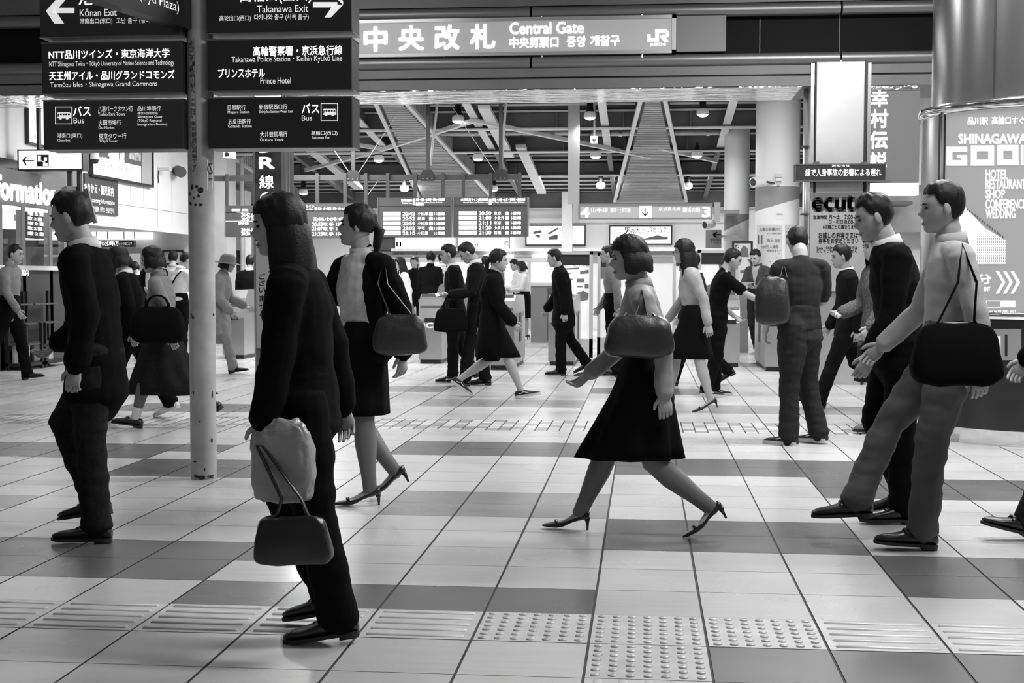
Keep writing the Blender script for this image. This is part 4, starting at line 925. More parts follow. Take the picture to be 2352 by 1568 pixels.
MB().box(*rectY((1690, 655, 1720, 700), PFY)[:2], PFY, PFY+.2, 0, rectY((1690, 655, 1720, 660), PFY)[3]).build('pedestal', M('counter_grey'), t)
t = thing('direction_sign', atY(1638, 570, 25.2), 'grey hanging sign with a left arrow between loudspeaker and poster stand', 'sign')
panelY((1621, 528, 1657, 570), 25.2, .05, M('dir_grey', .3, .5), t, 'plate'); letters([('←', 1637, 532, 1656, 546, .02), ('新幹線の', 1631, 547, 1656, 553, .01), ('きっぷう', 1632, 554, 1656, 561, .01)], putY(25.196), txtb, t); MB().box(atY(1655, 540, 25.2).x, c1x, 25.22, 25.6, atY(1655, 545, 25.2).z, atY(1655, 540, 25.2).z).build('arm', wsteel, t)

# ================================================================== LEFT: information office
def letX(items, X, mat, parent, name='lettering'): return letters(items, putX(X), mat, parent, name)
IX = WX
y0 = atX(1, 430, IX).y-3.2; y1 = atX(150, 450, IX).y
zt_ = atX(75, 397, IX).z; zb1 = atX(75, 476, IX).z; zs = atX(60, 610, IX).z
io = thing('information_booth', (IX-1.2, (y0+y1)/2, 0), 'information booth with a lit sign, windows and a dark counter', 'booth')
MB().box(IX-2.6, IX, y0, y1, zb1, zt_).build('sign_band', M('info_band', .16, .5), io)
letX([('information', -34, 410, 130, 462, .04)], IX+.006, lit, io)
bk = MB(); bk.box(IX-2.6, IX-2.5, y0, y1, 0, zb1); bk.box(IX-2.6, IX-.02, y0-.05, y0, 0, zb1); bk.build('inner_wall', M('booth_inside', .7, .5, emit=.28), io)
f = MB()
for px in (55, 117, 150, 2): yy = atX(px, 550, IX).y; f.box(IX-.09, IX, yy-.05, yy+.05, 0, zb1)
f.build('window_post', M('booth_post', .22, .4, .5), io)
MB().box(IX-.02, IX-.012, y0, y1, zs, zb1).build('window_glass', glass, io)
MB().box(IX-2.5, IX-.0, y0, y1, 0, zs-.06).build('counter_body', M('booth_dark', .045, .5), io); MB().box(IX-2.5, IX+.06, y0, y1, zs-.06, zs).build('counter_top', offwhite, io)
MB().box(IX-2.5, IX-.02, y0, y1, zb1-.05, zb1-.01).build('booth_ceiling', lit_soft, io)
letX([('配送のご案内', 12, 618, 66, 633, .02), ('宅配', 2, 618, 12, 632, .01)], IX+.004, txtw, io)
lb = MB()
for k, py in enumerate((492, 503, 514, 525, 537)): lay(lb, [(['増 2 回 1', '改 2 回 共', '増 2 回 1', '改 2 回 共', '増 2 回 1'][k], 64, py-4, 110, py+4, .02)], putX(IX-.15))
a_, b_, c_, d_ = rectX((62, 484, 112, 548), IX-.16); nb = MB().box(IX-.2, IX-.16, a_, b_, c_, d_).build('notice_board', blackm, io); lb.build('notice_lettering', led, nb, fixn=False)
lp_ = MB(); q = atX(28, 502, IX-1.2); lp_.box(q.x-.12, q.x+.12, q.y-.12, q.y+.12, q.z-.16, q.z+.16); lp_.build('inner_lamp', lit, io)
# racks in front of the booth counter
for k, (pa, pb, lab) in enumerate(((2, 42, 'low leaflet rack under the booth counter at the picture edge'), (48, 100, 'low leaflet rack under the booth counter nearer the dark walker'))):
    ya = atX(pa, 700, IX).y; yb = atX(pb, 700, IX).y; t = thing('leaflet_rack', (IX+.2, (ya+yb)/2, 0), lab, 'rack')
    f = MB()
    for yy in (ya, yb-.04): f.box(IX+.05, IX+.09, yy, yy+.04, 0, 1.05); f.box(IX+.31, IX+.35, yy, yy+.04, 0, .62)
    f.box(IX+.05, IX+.35, ya, yb, .05, .09); f.build('frame', blackm, t)
    for n_, z in enumerate((.35, .62, .88)):
        MB().box(IX+.08, IX+.33-.06*n_, ya, yb, z-.02, z).build('shelf', dgrey, t)
    for j in range(4):
        yy = ya+.06+j*(yb-ya-.08)/4; o = MB().box(IX+.12, IX+.15, yy, yy+.14, .09, .33).build('leaflet_stack', paper if j % 2 else M('leaflet_grey', .35, .6)); tag(o, ['first', 'second', 'third', 'fourth'][j]+' upright leaflet stack from the near end of the '+('rack at the picture edge' if k == 0 else 'inner leaflet rack'), 'leaflets', 'leaflet stacks in the racks')
# sign above the booth, screens
FY = 18.4
t = thing('fare_adjustment_sign', atY(116, 390, FY), 'white lit sign with a black left arrow and machine pictogram', 'sign')
panelY((43, 346, 187, 388), FY, .2, lit, t, 'lit_face'); frameY((43, 346, 187, 388), FY-.005, .21, .02, blackm, t)
m = MB()
for pl in ([(51, 369), (58, 360), (62, 360), (56, 369), (62, 379), (58, 379)], [(54, 367.5), (78, 367.5), (78, 370), (54, 370)], [(85, 355), (112, 355), (112, 382), (85, 382)]): polyY(m, pl, FY-.001)
m.build('pictogram', txtb, t)
m = MB()
for pl in ([(87, 357), (94, 357), (94, 371), (87, 371)], [(99, 374), (110, 374), (110, 381), (99, 381)], [(101, 361), (108, 361), (108, 369), (101, 369)], [(95, 368), (104, 371), (104, 374), (95, 371)]): polyY(m, pl, FY-.004)
m.build('pictogram_figure', lit_soft, t)
letters([('精 算 機', 117, 355, 150, 362, .0)], putY(FY-.003), txtg, t)
h = MB(); q = atY(165, 400, FY+.1); 
for px in (161, 183): q = atY(px, 420, FY+.1); h.box(q.x-.025, q.x+.025, FY+.06, FY+.13, q.z-.2, q.z+.2)
h.build('hanger', blackm, t)
MB().box(q.x-.6, q.x-.56, FY+.05, FY+.12, atY(100, 345, FY).z, 4.2).build('hanger', blackm, t)
qd = atX(199, 360, WX); t = thing('dome_camera', qd, 'small white dome camera at the near edge of the brushed billboard', 'camera'); MB().box(WX, WX+.16, qd.y-.05, qd.y+.05, qd.z+.05, qd.z+.1).build('arm', offwhite, t); MB().cyl((WX+.13, qd.y, qd.z+.06), (WX+.13, qd.y, qd.z-.04), .06, .07, n=18).build('collar', whiteg, t); MB().ball((WX+.13, qd.y, qd.z-.05), .06, .06, .06, 16, 10).build('dome', blackm, t, True)
q = atY(170, 478, FY); t = thing('ceiling_monitor', q, 'pair of black monitors hung below the fare sign, seen from behind', 'monitor')
m1 = MB(); R1 = Matrix.Translation(q) @ Matrix.Rotation(math.radians(65), 4, 'Z') @ Matrix.Rotation(math.radians(-12), 4, 'X'); m1.box(-.26, .26, -.06, .06, -.2, .24, m=R1); m1.build('monitor_housing', blackm, t)
R2 = Matrix.Translation(q+V((.22, .05, .02))) @ Matrix.Rotation(math.radians(110), 4, 'Z') @ Matrix.Rotation(math.radians(-14), 4, 'X'); m1 = MB(); m1.box(-.3, .3, -.03, .03, -.22, .24, m=R2); m1.build('monitor_housing', dgrey, t)
m1 = MB(); m1.box(-.12, .12, -.05, .05, .24, .3, m=R1); m1.build('mount', blackm, t)
# wall posters on the white wall
def wallX(box, X, label, name, mat, items, imat, cat, thick=.03, fr=None):
    a_, b_, c_, d_ = rectX(box, X); t = thing(name, (X, (a_+b_)/2, c_), label, cat); pn = MB().box(X, X+thick, a_, b_, c_, d_).build('plate', mat, t)
    if fr:
        m = MB(); m.box(X, X+thick+.03, a_-fr, a_, c_-fr, d_+fr); m.box(X, X+thick+.03, b_, b_+fr, c_-fr, d_+fr); m.box(X, X+thick+.03, a_, b_, c_-fr, c_); m.box(X, X+thick+.03, a_, b_, d_, d_+fr); m.build('frame', blackm, t)
    if items: letX(items, X+thick+.004, imat, t)
    return t, (a_, b_, c_, d_)
wallX((191, 404, 267, 492), WX, 'dark wall sign with white transfer and tourist information lettering', 'wall_sign', M('wallsign_grey', .05, .5), [('のりかえ・観光案内', 193, 424, 261, 446, .012), ('Sightseeing Information', 200, 456, 263, 470, .008), ('換乘旅遊諮詢 / 환승·관광 안내', 196, 474, 262, 487, .006)], txtw, 'sign')
t, (a_, b_, c_, d_) = wallX((203, 300, 341, 412), WX, 'large framed billboard with brushed characters high on the white wall', 'billboard', M('billboard_grey', .12, .4), [('燻', 250, 344, 263, 374, .03), ('製', 262, 348, 273, 378, .03), ('屋', 274, 348, 286, 379, .03), ('店舗限定メニュー 燻し焼き', 208, 357, 246, 364, .01)], txtw, 'billboard', .05, .04)
yb_, ye_ = a_, b_; m = MB(); m.box(WX+.05, WX+.058, a_, a_+(b_-a_)*.8, c_, c_+.28); o = m.build('white_strip', lit_soft, t); letX([('グルメスタジアム わんぱくでもいい。たくましく育ってほしい。', 209, 377, 310, 398, .006)], WX+.062, txtg, o)
m = MB(); m.box(WX+.05, WX+.057, a_+(b_-a_)*.82, b_, c_, d_); m.build('side_column', M('side_grey', .4, .5), t); m = MB(); m.box(WX+.05, WX+.057, a_+(b_-a_)*.6, a_+(b_-a_)*.8, c_+.36, d_); m.build('picture', M('picture_grey', .5, .5, nz=.7, ns=12), t)
wallX((58, 205, 100, 330), -8.9, 'tall white advertisement above the information booth', 'wall_advert', lit_soft, [('なぜ', 88, 243, 98, 258, .01), ('3冊!', 80, 309, 92, 320, .01)], txtb, 'poster', .03, .03)
for px, lab in ((397, 'round wall speaker at the far end of the white wall'),):
    q = atX(px, 394, WX); t = thing('wall_speaker', q, lab, 'speaker'); MB().cyl(q+V((.05, .12, .02)), q+V((.2, -.14, -.02)), .1, n=20).build('housing', M('speaker_dark', .06, .5), t); MB().bar(q, q+V((.12, 0, 0)), .05, .05).build('bracket', dgrey, t)
q = atX(364, 392, WX); t = thing('wall_sensor', q, 'small sensor with a hanging cable on the white wall', 'sensor'); MB().box(WX, WX+.22, q.y-.06, q.y+.06, q.z, q.z+.05).build('sensor_body', offwhite, t); MB().tube([q+V((.02, -.05, 0)), q+V((.02, -.07, -.12)), q+V((.02, -.05, -.22))], .01).build('cable', blackm, t)
# fare machines under the wall
LY = 25.3
t = thing('fare_machine_bank', atY(250, 560, LY), 'bank of fare machines with a lit header under the white wall', 'machine'); t.location = (t.location.x, LY, 0)
xa, xb, z0, z1 = rectY((60, 533, 352, 550), LY); MB().box(xa, xb, LY-.12, LY, z0, z1).build('lit_header', lit, t)
m = MB()
for px in (196, 222, 247, 285, 309): x = atY(px, 540, LY-.12).x; m.box(x-.008, x+.008, LY-.126, LY-.12, z0, z1)
m.build('divider', dgrey, t)
xa, xb, z0, z1 = rectY((60, 552, 312, 567), LY); MB().box(xa, xb, LY-.1, LY, z0, z1).build('price_band', M('price_band', .08, .5), t)
letters([('150', 194, 553, 208, 564, .03), ('8時15分7時1万', 222, 553, 272, 564, .02), ('いつの間に大学', 273, 556, 303, 563, .01)], putY(LY-.104), txtw, t)
xa, xb, z0, z1 = rectY((60, 571, 354, 840), LY); MB().box(xa, xb, LY-.25, LY, 0, z1).build('cabinet', offwhite, t)
for px in (170, 235, 300): a_, b_, c_, d_ = rectY((px-22, 582, px+22, 640), LY-.25); MB().box(a_, b_, LY-.27, LY-.25, c_, d_).build('machine_screen', M('screen_pale', .5, .3, emit=.3), t); MB().box(a_-.05, a_, LY-.28, LY-.25, c_-.1, d_+.05).build('screen_surround', blackm, t)
t = poster((377, 578, 417, 604), 25.35, 'small pale picture pinned on the grey wall end above waiting men', 'wall_picture', M('pinned_sheet', .55, .6, nz=.4, ns=10))
# beyond the signpost
t = thing('shutter_kiosk', atY(525, 640, 30), 'kiosk with a dark opening and white fascia seen right of the signpost', 'kiosk'); t.location = (t.location.x, 30, 0)
xa, xb, z0, z1 = rectY((470, 540, 560, 570), 30); MB().box(xa, xb, 30, 30.6, z0, 3.2).build('fascia', white, t); MB().box(xa, xb, 30.3, 30.4, 0, z0).build('back_panel', M('kiosk_dark', .12, .6), t); MB().box(xa, xb, 29.95, 30.0, z0-.05, z0).build('sill', whiteg, t)
MB().box(atY(558, 600, 30).x, atY(566, 600, 30).x, 29.9, 30.4, 0, 3.2).build('corner_post', whiteg, t); a_, b_, c_, d_ = rectY((500, 578, 520, 610), 30.28); MB().box(a_, b_, 30.27, 30.3, c_, d_).build('window_poster', paper, t)
t = poster((478, 490, 517, 524), 27.5, 'bright white wall board right of the signpost', 'wall_board', lit, [], [[(506, 495), (507, 495), (507, 520), (506, 520)]])
x0, x1, z0, z1 = rectY((478, 490, 517, 524), 27.5); MB().box(x0, x0+.05, 27.5, 27.56, z1, RO(27.5)).build('hanger', blackm, t)
for px, lab in ((495, 'slim white mast right of the signpost'), (556, 'slim white mast just left of the dark poster column')):
    q = atY(px, 500, 27.0); o = MB().cyl((q.x, 27.0, 0 if px > 500 else 0), (q.x, 27.0, RO(27)), .045, n=14).build('mast', wsteel, None, True); tag(o, lab, 'mast')

# ================================================================== PEOPLE
def rotx(a): return Matrix.Rotation(math.radians(a), 3, 'X')
def rotz(a): return Matrix.Rotation(math.radians(a), 3, 'Z')
def remesh(mb, voxel, smooth=3, fac=.5):
    me = bpy.data.meshes.new('shape'); me.from_pydata([tuple(p) for p in mb.v], [], mb.f); me.update()
    bm = bmesh.new(); bm.from_mesh(me); bmesh.ops.recalc_face_normals(bm, faces=bm.faces); bm.to_mesh(me); bm.free()
    o = bpy.data.objects.new('shape', me); COL.objects.link(o)
    m = o.modifiers.new('r', 'REMESH'); m.mode = 'VOXEL'; m.voxel_size = voxel; m.adaptivity = 0
    s = o.modifiers.new('s', 'SMOOTH'); s.iterations = smooth; s.factor = fac
    dg = bpy.context.evaluated_depsgraph_get(); ev = o.evaluated_get(dg); r = bpy.data.meshes.new_from_object(ev)
    bpy.data.objects.remove(o); bpy.data.meshes.remove(me)
    for p in r.polygons: p.use_smooth = True
    return r
def wrinkle(me, amp, fx, fz, seed):
    me.update()
    ns = [v.normal.copy() for v in me.vertices]
    for v, n in zip(me.vertices, ns):
        c = v.co; k = noise.noise((c.x*fx+seed, c.y*fx, c.z*fz))*1.0+.5*noise.noise((c.x*fx*2.1, c.y*fx*2.1+seed, c.z*fz*2.1))
        v.co = c+n*(amp*k)
HT = [(1., 0., 0., 0.), (.97, .3, .26, .32), (.9, .5, .46, .56), (.75, .74, .68, .8), (.55, .89, .83, .94), (.3, .98, .92, 1.), (.1, 1., .93, 1.), (-.1, .99, .92, .97), (-.3, .94, .92, .84), (-.5, .85, .93, .62), (-.68, .73, .93, .42), (-.82, .58, .90, .26), (-.93, .40, .84, .12), (-1., .2, .7, .0)]
def hsec(t):
    for (a, *p), (b_, *q) in zip(HT, HT[1:]):
        if b_ <= t <= a:
            f = (a-t)/(a-b_+1e-9); return [x+(y-x)*f for x, y in zip(p, q)]
    return list(HT[-1][1:])
def g_(x, s): return math.exp(-(x/s)**2)
def head_pts(S, nu, nv, grow=0., face=True):
    """head surface in head space: x right, y forward, z up, centre between chin and crown"""
    hw, hd, hh = .0455*S, .0555*S, .0665*S; rows = []
    for i in range(nv+1):
        t = math.cos(math.pi*i/nv); w, f, b_ = hsec(t); row = []
        for j in range(nu):
            a = 2*math.pi*j/nu; ca, sa = math.cos(a), math.sin(a)       # a=0 right, pi/2 front
            x = hw*w*math.copysign(abs(ca)**.92, ca); y = hd*(f if sa > 0 else b_)*sa
            z = hh*t
            if face and sa > 0:
                fx = x/hw
                y += hd*.30*g_(fx, .16)*(max(0, 1-abs((t+.2)/.26)) if t < -.2 else max(0, 1-abs(t+.2)/.34))   # nose
                y -= hd*.10*(g_(fx-.36, .2)+g_(fx+.36, .2))*g_(t-.04, .11)                                    # eye sockets
                y += hd*.05*g_(fx, .6)*g_(t-.2, .09)                                                          # brow
                y += hd*.075*g_(fx, .24)*(g_(t+.55, .045)+g_(t+.66, .05))                                     # lips
                y -= hd*.05*g_(fx, .3)*g_(t+.605, .02)
                y += hd*.05*g_(fx, .3)*g_(t+.88, .1)                                                          # chin
            p = V((x, y, z))
            if grow: n = V((x/hw, y/hd, z/hh)); p += n.normalized()*grow
            row.append(p)
        rows.append(row)
    return rows
def add_head(mb, S, tf, lod):
    nu, nv = ((56, 44), (36, 28), (22, 18))[lod]; rows = head_pts(S, nu, nv)
    vs = [tf(p) for r in rows for p in r]; fs = [(i*nu+j, i*nu+(j+1) % nu, (i+1)*nu+(j+1) % nu, (i+1)*nu+j) for i in range(nv) for j in range(nu)]
    mb.add(vs, fs)
    for s in (-1, 1):       # ears
        c = V((s*.0462*S, -.004*S, -.004*S)); k = []
        e = MB(); e.ball((0, 0, 0), .006*S, .012*S, .019*S, 10, 8); R = rotz(s*-20)
        mb.add([tf(c+R @ p) for p in e.v], e.f)
def add_hair(S, tf, style, seed, lod):
    nu, nv = ((64, 22), (40, 16), (24, 10))[lod]; hw, hd, hh = .0455*S, .0555*S, .0665*S
    gr = {'short': .0085, 'crop': .004}.get(style, .0115)*S; mb = MB()
    def ss(x): x = max(0, min(1, x)); return x*x*(3-2*x)
    def lim(a):
        f = math.sin(a)      # 1 front, -1 back
        if style in ('short', 'crop'): return .02+(.46+.04*math.sin(a*7+seed))*ss((f-.2)/.45)-.5*ss((-.05-f)/.5)+.10*ss((f+.1)/.3)
        return {'tied': -.28}.get(style, -.5)+({'tied': .2}.get(style, .3))*ss((f-.05)/.3)+.62*ss((f-.38)/.3)+.03*math.sin(a*8+seed)*ss((f-.4)/.3)
    vs = []
    for i in range(nv+1):
        for j in range(nu):
            a = 2*math.pi*j/nu; ca, sa = math.cos(a), math.sin(a); th = math.acos(max(-1, min(1, lim(a))))*i/nv; t = math.cos(th); w, f, b_ = hsec(t)
            p = V((hw*w*math.copysign(abs(ca)**.92, ca), hd*(f if sa > 0 else b_)*sa, hh*t)); n = V((p.x/hw, p.y/hd, p.z/hh)).normalized(); e = (i/nv)**5
            k = noise.noise((p.x*90/S+seed, p.y*90/S, p.z*40/S)); g = gr*(1-.75*e if style != 'long' else 1-.3*e)+.004*S*k*(1-e)+(.005*S*max(0, t-.3) if style == 'short' else 0)
            vs.append(tf(p+n*max(g, .0012*S)))
    mb.add(vs, [(i*nu+j, i*nu+(j+1) % nu, (i+1)*nu+(j+1) % nu, (i+1)*nu+j) for i in range(nv) for j in range(nu)])
    if style in ('bob', 'long', 'tied'):
        L = {'bob': .062, 'long': .17, 'tied': .12}[style]*S
        if style == 'tied':
            m2 = MB(); m2.chain([tf(V((0, -.054*S, .01*S))), tf(V((0, -.075*S, -.01*S))), tf(V((0, -.07*S, -.06*S))), tf(V((0, -.062*S, -L)))], [(.016*S, .016*S), (.02*S, .02*S), (.017*S, .015*S), (.006*S, .006*S)], n=10); mb.add(m2.v, m2.f)
        else:
            nn = 22; kk = 6; vs = []; a0, a1 = math.radians(158), math.radians(382)
            for i in range(kk+1):
                f = i/kk
                for j in range(nn+1):
                    a = a0+(a1-a0)*j/nn; wv = (.8+.2*min(1, f*6))+.035*min(1, f*3)*math.sin(a*9+f*4+seed)+(.13 if style == 'bob' else .10)*math.sin(f*2.6)
                    for dr in (0,):
                        vs.append(tf(V((hw*1.25*wv*math.cos(a), .0555*S*1.2*wv*math.sin(a), (.035*S if f == 0 else .012*S)-f*L-.006*S*math.sin(a*7+seed)*f))))
            fs = [(i*(nn+1)+j, i*(nn+1)+j+1, (i+1)*(nn+1)+j+1, (i+1)*(nn+1)+j) for i in range(kk) for j in range(nn)]; mb.add(vs, fs)
    return mb
def hand(mb, W, d, palm, S, curl, side, lod):
    """W wrist, d finger direction, palm = direction the palm faces; side=+1 when the thumb lies towards d x palm"""
    d = d.normalized(); palm = (palm-d*palm.dot(d)).normalized(); t = d.cross(palm)*side; u = S/1.7
    mb.chain([W-d*.02*u, W+d*.025*u, W+d*.06*u, W+d*.088*u], [(.02*u, .026*u), (.031*u, .016*u), (.038*u, .0145*u), (.036*u, .012*u)], ref=t, n=10)
    base = W+d*.088*u
    for k, (o, L, ph) in enumerate(((.029, .068, 0), (.0095, .076, -.0), (-.0095, .071, .0), (-.028, .055, 0))):
        p = base+t*o*u-d*.004*u; c = math.radians(curl*(1+.12*k)); pts = [p-d*.012*u, p]
        for sg, fr in ((1, .46), (2, .3), (2.7, .24)):
            a = c*sg; pts.append(pts[-1]+(d*math.cos(a)+palm*math.sin(a))*L*fr*u)
        mb.chain(pts, [(.0088*u, .0088*u)]*2+[(.0082*u, .0082*u), (.0074*u, .0074*u), (.0062*u, .0062*u)], n=8 if lod < 2 else 6)
    p = W+d*.02*u+t*.024*u; a = math.radians(38); v = (d*math.cos(a)+t*math.sin(a)); v2 = (d*math.cos(a*.4)+t*math.sin(a*.3)+palm*.45).normalized()
    mb.chain([p-v*.012*u, p+v*.02*u, p+v*.046*u, p+v*.046*u+v2*.026*u], [(.012*u, .012*u), (.0115*u, .0115*u), (.0098*u, .0098*u), (.0075*u, .0075*u)], n=8)
    return base
def shoe(A, R, kind, S, lod):
    """A ankle joint; R 3x3 foot rotation; returns {part: (MB, mats)}"""
    u = S/1.7; hl = .085*u; out = {}; tf = lambda p: A+R @ (V(p)*u-V((0, 0, hl)))
    n = 16
    if kind == 'pump':
        prof = [(-.058, .018, .066, .105), (-.045, .030, .060, .108), (-.01, .031, .054, .088), (.04, .031, .036, .062), (.08, .037, .014, .044), (.12, .042, .004, .036), (.16, .036, .004, .03), (.19, .02, .005, .022), (.205, .006, .007, .016)]
    elif kind == 'boot':
        prof = [(-.07, .024, .012, .11), (-.05, .044, .012, .13), (0, .048, .012, .135), (.045, .048, .012, .11), (.09, .05, .012, .078), (.14, .048, .012, .062), (.19, .036, .012, .05), (.21, .014, .014, .035)]
    else:
        hi = .012 if kind == 'loafer' else .0
        prof = [(-.075, .02, .014, .05), (-.06, .036, .014, .078), (0, .040, .014, .088-hi), (.045, .042, .014, .078-hi*.8), (.085, .046, .014, .064), (.13, .048, .014, .052), (.175, .042, .014, .046), (.205, .026, .014, .036), (.218, .008, .018, .028)]
    m = MB(); vs = []
    for y, wd, zb_, ztp in prof:
        for k in range(n):
            a = 2*math.pi*k/n; s_ = math.sin(a); c_ = math.cos(a)
            z = (zb_+ztp)/2+(ztp-zb_)/2*(math.copysign(abs(s_)**.8, s_)); wx = wd*(math.copysign(abs(c_)**.75, c_))*(1 if s_ < 0 else 1-.28*s_*s_)
            vs.append(tf((wx, y, z)))
    k = len(prof); fs = [(i*n+j, i*n+(j+1) % n, (i+1)*n+(j+1) % n, (i+1)*n+j) for i in range(k-1) for j in range(n)]+[tuple(range(n-1, -1, -1)), tuple((k-1)*n+j for j in range(n))]
    m.add(vs, fs)
    if kind == 'boot': m.chain([tf((0, -.01, .09)), tf((0, -.012, .15)), tf((0, -.01, .2))], [(.047*u, .055*u), (.052*u, .058*u), (.062*u, .07*u)], ref=R @ V((1, 0, 0)), n=14)
    if kind == 'loafer': m.chain([tf((-.04, .075, .05)), tf((-.02, .072, .074)), tf((.02, .072, .074)), tf((.04, .075, .05))], [(.014*u, .004*u)]*4, ref=R @ V((0, 1, 0)), n=8)
    mat = {'sneaker': canvas, 'boot': suede, 'white': M('white_canvas', .6, .7), 'loafer': leather}.get(kind, leather)
    out['upper'] = (m, mat)
    s_ = MB()
    if kind == 'pump':
        s_.chain([tf((0, -.045, .07)), tf((0, -.048, .045)), tf((0, -.05, .02)), tf((0, -.05, .001))], [(.02*u, .02*u), (.011*u, .011*u), (.007*u, .007*u), (.0065*u, .0065*u)], n=10, round_ends=False); out['heel'] = (s_, leather)
        b_ = MB(); b_.chain([tf((-.025, .125, .04)), tf((0, .128, .045)), tf((.025, .125, .04))], [(.01*u, .005*u)]*3, ref=R @ V((0, 1, 0)), n=8); out['bow'] = (b_, leather)
    else:
        ol = [(-.07, .022), (-.05, .036), (0, .038), (.05, .041), (.09, .047), (.13, .049), (.17, .044), (.2, .03), (.216, .012)]
        pts = [(w_, y) for y, w_ in ol]+[(-w_, y) for y, w_ in reversed(ol)]; hgt = .03 if kind in ('sneaker', 'white') else .014
        s_.prism([tf((x*1.06, y*1.02, 0)) for x, y in pts], (R @ V((0, 0, hgt*u)))); out['sole'] = (s_, solew if kind in ('sneaker', 'white') else sole)
        if kind in ('leather', 'loafer'):
            b_ = MB(); hp = [(w_, y) for y, w_ in ol[:3]]+[(-w_, y) for y, w_ in reversed(ol[:3])]; b_.prism([tf((x*1.05, y*1.02, -.012)) for x, y in hp], (R @ V((0, 0, .02*u)))); out['heel'] = (b_, sole)
        if kind == 'leather' and lod < 2:
            b_ = MB()
            for q in range(4): b_.chain([tf((-.016, .05+q*.014, .082-q*.0065)), tf((.016, .05+q*.014, .082-q*.0065))], [(.003*u, .003*u)]*2, n=6)
            out['laces'] = (b_, black)
        if kind == 'sneaker' and lod < 2:
            for sd in (-1, 1):
                b_ = out.setdefault('side_stripe', (MB(), solew))[0]
                pr_ = [(.085, .045), (.06, .052), (.03, .064), (.01, .05), (-.02, .048)]
                b_.chain([tf((sd*(.0505-.07*max(0, zz-.046)), yy, zz)) for yy, zz in pr_], [(.003*u, .005*u)]*5, ref=R @ V((1, 0, 0)), n=6)
    return out
def person(label, foot, anchor, facing, H=1.65, sex='m', lean=4, head=(5, 0), L=(2, 4, 0), R=(-2, 4, 0), aL=(3, 8, 12, 0), aR=(3, 8, 12, 0), top='jacket', topm=None, bottom='trousers', botm=None,
           shoes='leather', hair='short', front=None, frontm=None, hem=None, sleeve='long', lod=1, seed=1, stance=.05, twist=0, skirt_hem=.27, legm=None, extra=None, side=0, wide=1., socks=None, curl=26, trim=False):
    """facing: degrees of the walking direction in the floor plane (0 = +X, 90 = away from the camera)"""
    topm = topm or suit; botm = botm or suit; S = H; fem = sex == 'f'; vox = (.0085, .012, .02)[lod]; rnd = random.Random(seed)
    J = {}; P = V((0, 0, .525*S)); up = V((0, 0, 1)); Tw = rotz(twist); sp = lambda f: Tw @ rotx(-f) @ V((0, 0, 1))
    waist = P+sp(lean*.4)*.085*S; chest = waist+sp(lean*.8)*.115*S; neck = chest+sp(lean*1.1)*.105*S; TR = Tw @ rotx(-lean)
    nk2 = neck+Tw @ rotx(-(lean+12)) @ V((0, 0, .045*S)); HR = Tw @ rotz(head[1]) @ rotx(-(head[0]+lean*.5)); hc = nk2+HR @ V((0, .014*S, .058*S))
    htf = lambda p: hc+HR @ p
    hipw = .052*S; shw = (.092 if fem else .101)*S; legs = {}; arms = {}
    LR = {'L': list(L), 'R': list(R)}
    def leg(nm):
        s = -1 if nm == 'L' else 1; hf, kf, ff = LR[nm]
        h = P+V((s*hipw, 0, -.01*S)); d1 = rotx(hf) @ V((s*stance*.6, 0, -1)); d1.normalize(); kn = h+d1*.237*S; d2 = rotx(hf-kf) @ V((s*stance*.2, 0, -1)); d2.normalize(); an = kn+d2*.233*S
        legs[nm] = (h, kn, an, rotz(-s*5) @ rotx(-ff)); SH[nm] = shoe(an, legs[nm][3], shoes, S, lod); return min(p.z for pt in SH[nm].values() for p in pt[0].v)
    SH = {}; low = {'L': leg('L'), 'R': leg('R')}; lo = min(low.values())
    if anchor in 'LR':          # the anchored foot carries the weight; the other one bends its knee until it clears the floor
        oth = 'R' if anchor == 'L' else 'L'; lo = low[anchor]
        for _ in range(40):
            if low[oth] >= lo-.002: break
            LR[oth][1] += 2; LR[oth][0] += .6; low[oth] = leg(oth)
    for nm, s, (sf, ab, ef, inw) in (('L', -1, aL), ('R', 1, aR)):
        sh = neck+TR @ V((s*shw, -.004*S, -.031*S)); A = TR @ rotx(sf); d1 = A @ V((s*math.sin(math.radians(ab)), 0, -math.cos(math.radians(ab)))); el = sh+d1*.165*S
        d2 = TR @ (rotz(s*inw) @ (rotx(sf+ef) @ V((s*math.sin(math.radians(ab*.4)), 0, -1))))
        d2.normalize(); wr = el+d2*.145*S; arms[nm] = (sh, el, wr, d2, s)
    # ground and place
    pump = shoes == 'pump'
    RZ = rotz(facing-90); base = atZ(*foot)
    ref = {'C': V((0, 0, 0))}.get(anchor) or legs[anchor][2]
    T = base-RZ @ V((ref.x, ref.y, 0)); T.z = -lo
    W = lambda p: T+RZ @ p
    org = V((T.x, T.y, 0))
    def place(me):
        for v in me.vertices: v.co = W(v.co)-org
        me.update(); return me
    def out(name, mb_or_me, mat, par, sm=True):
        if isinstance(mb_or_me, MB):
            me = bpy.data.meshes.new(name); me.from_pydata([tuple(p) for p in mb_or_me.v], [], mb_or_me.f); me.update()
            bm = bmesh.new(); bm.from_mesh(me); bmesh.ops.recalc_face_normals(bm, faces=bm.faces); bm.to_mesh(me); bm.free()
            for p in me.polygons: p.use_smooth = sm
        else: me = mb_or_me; me.name = name
        place(me); me.materials.append(mat); o = bpy.data.objects.new(name, me); COL.objects.link(o)
        if par: o.parent = par
        else: o.location = org
        return o
    # --- body: one skin
    b = MB(); X = TR @ V((1, 0, 0)); hx, wx, cx_, sx_ = (.096, .070, .088, .080) if fem else (.092, .078, .098, .09)
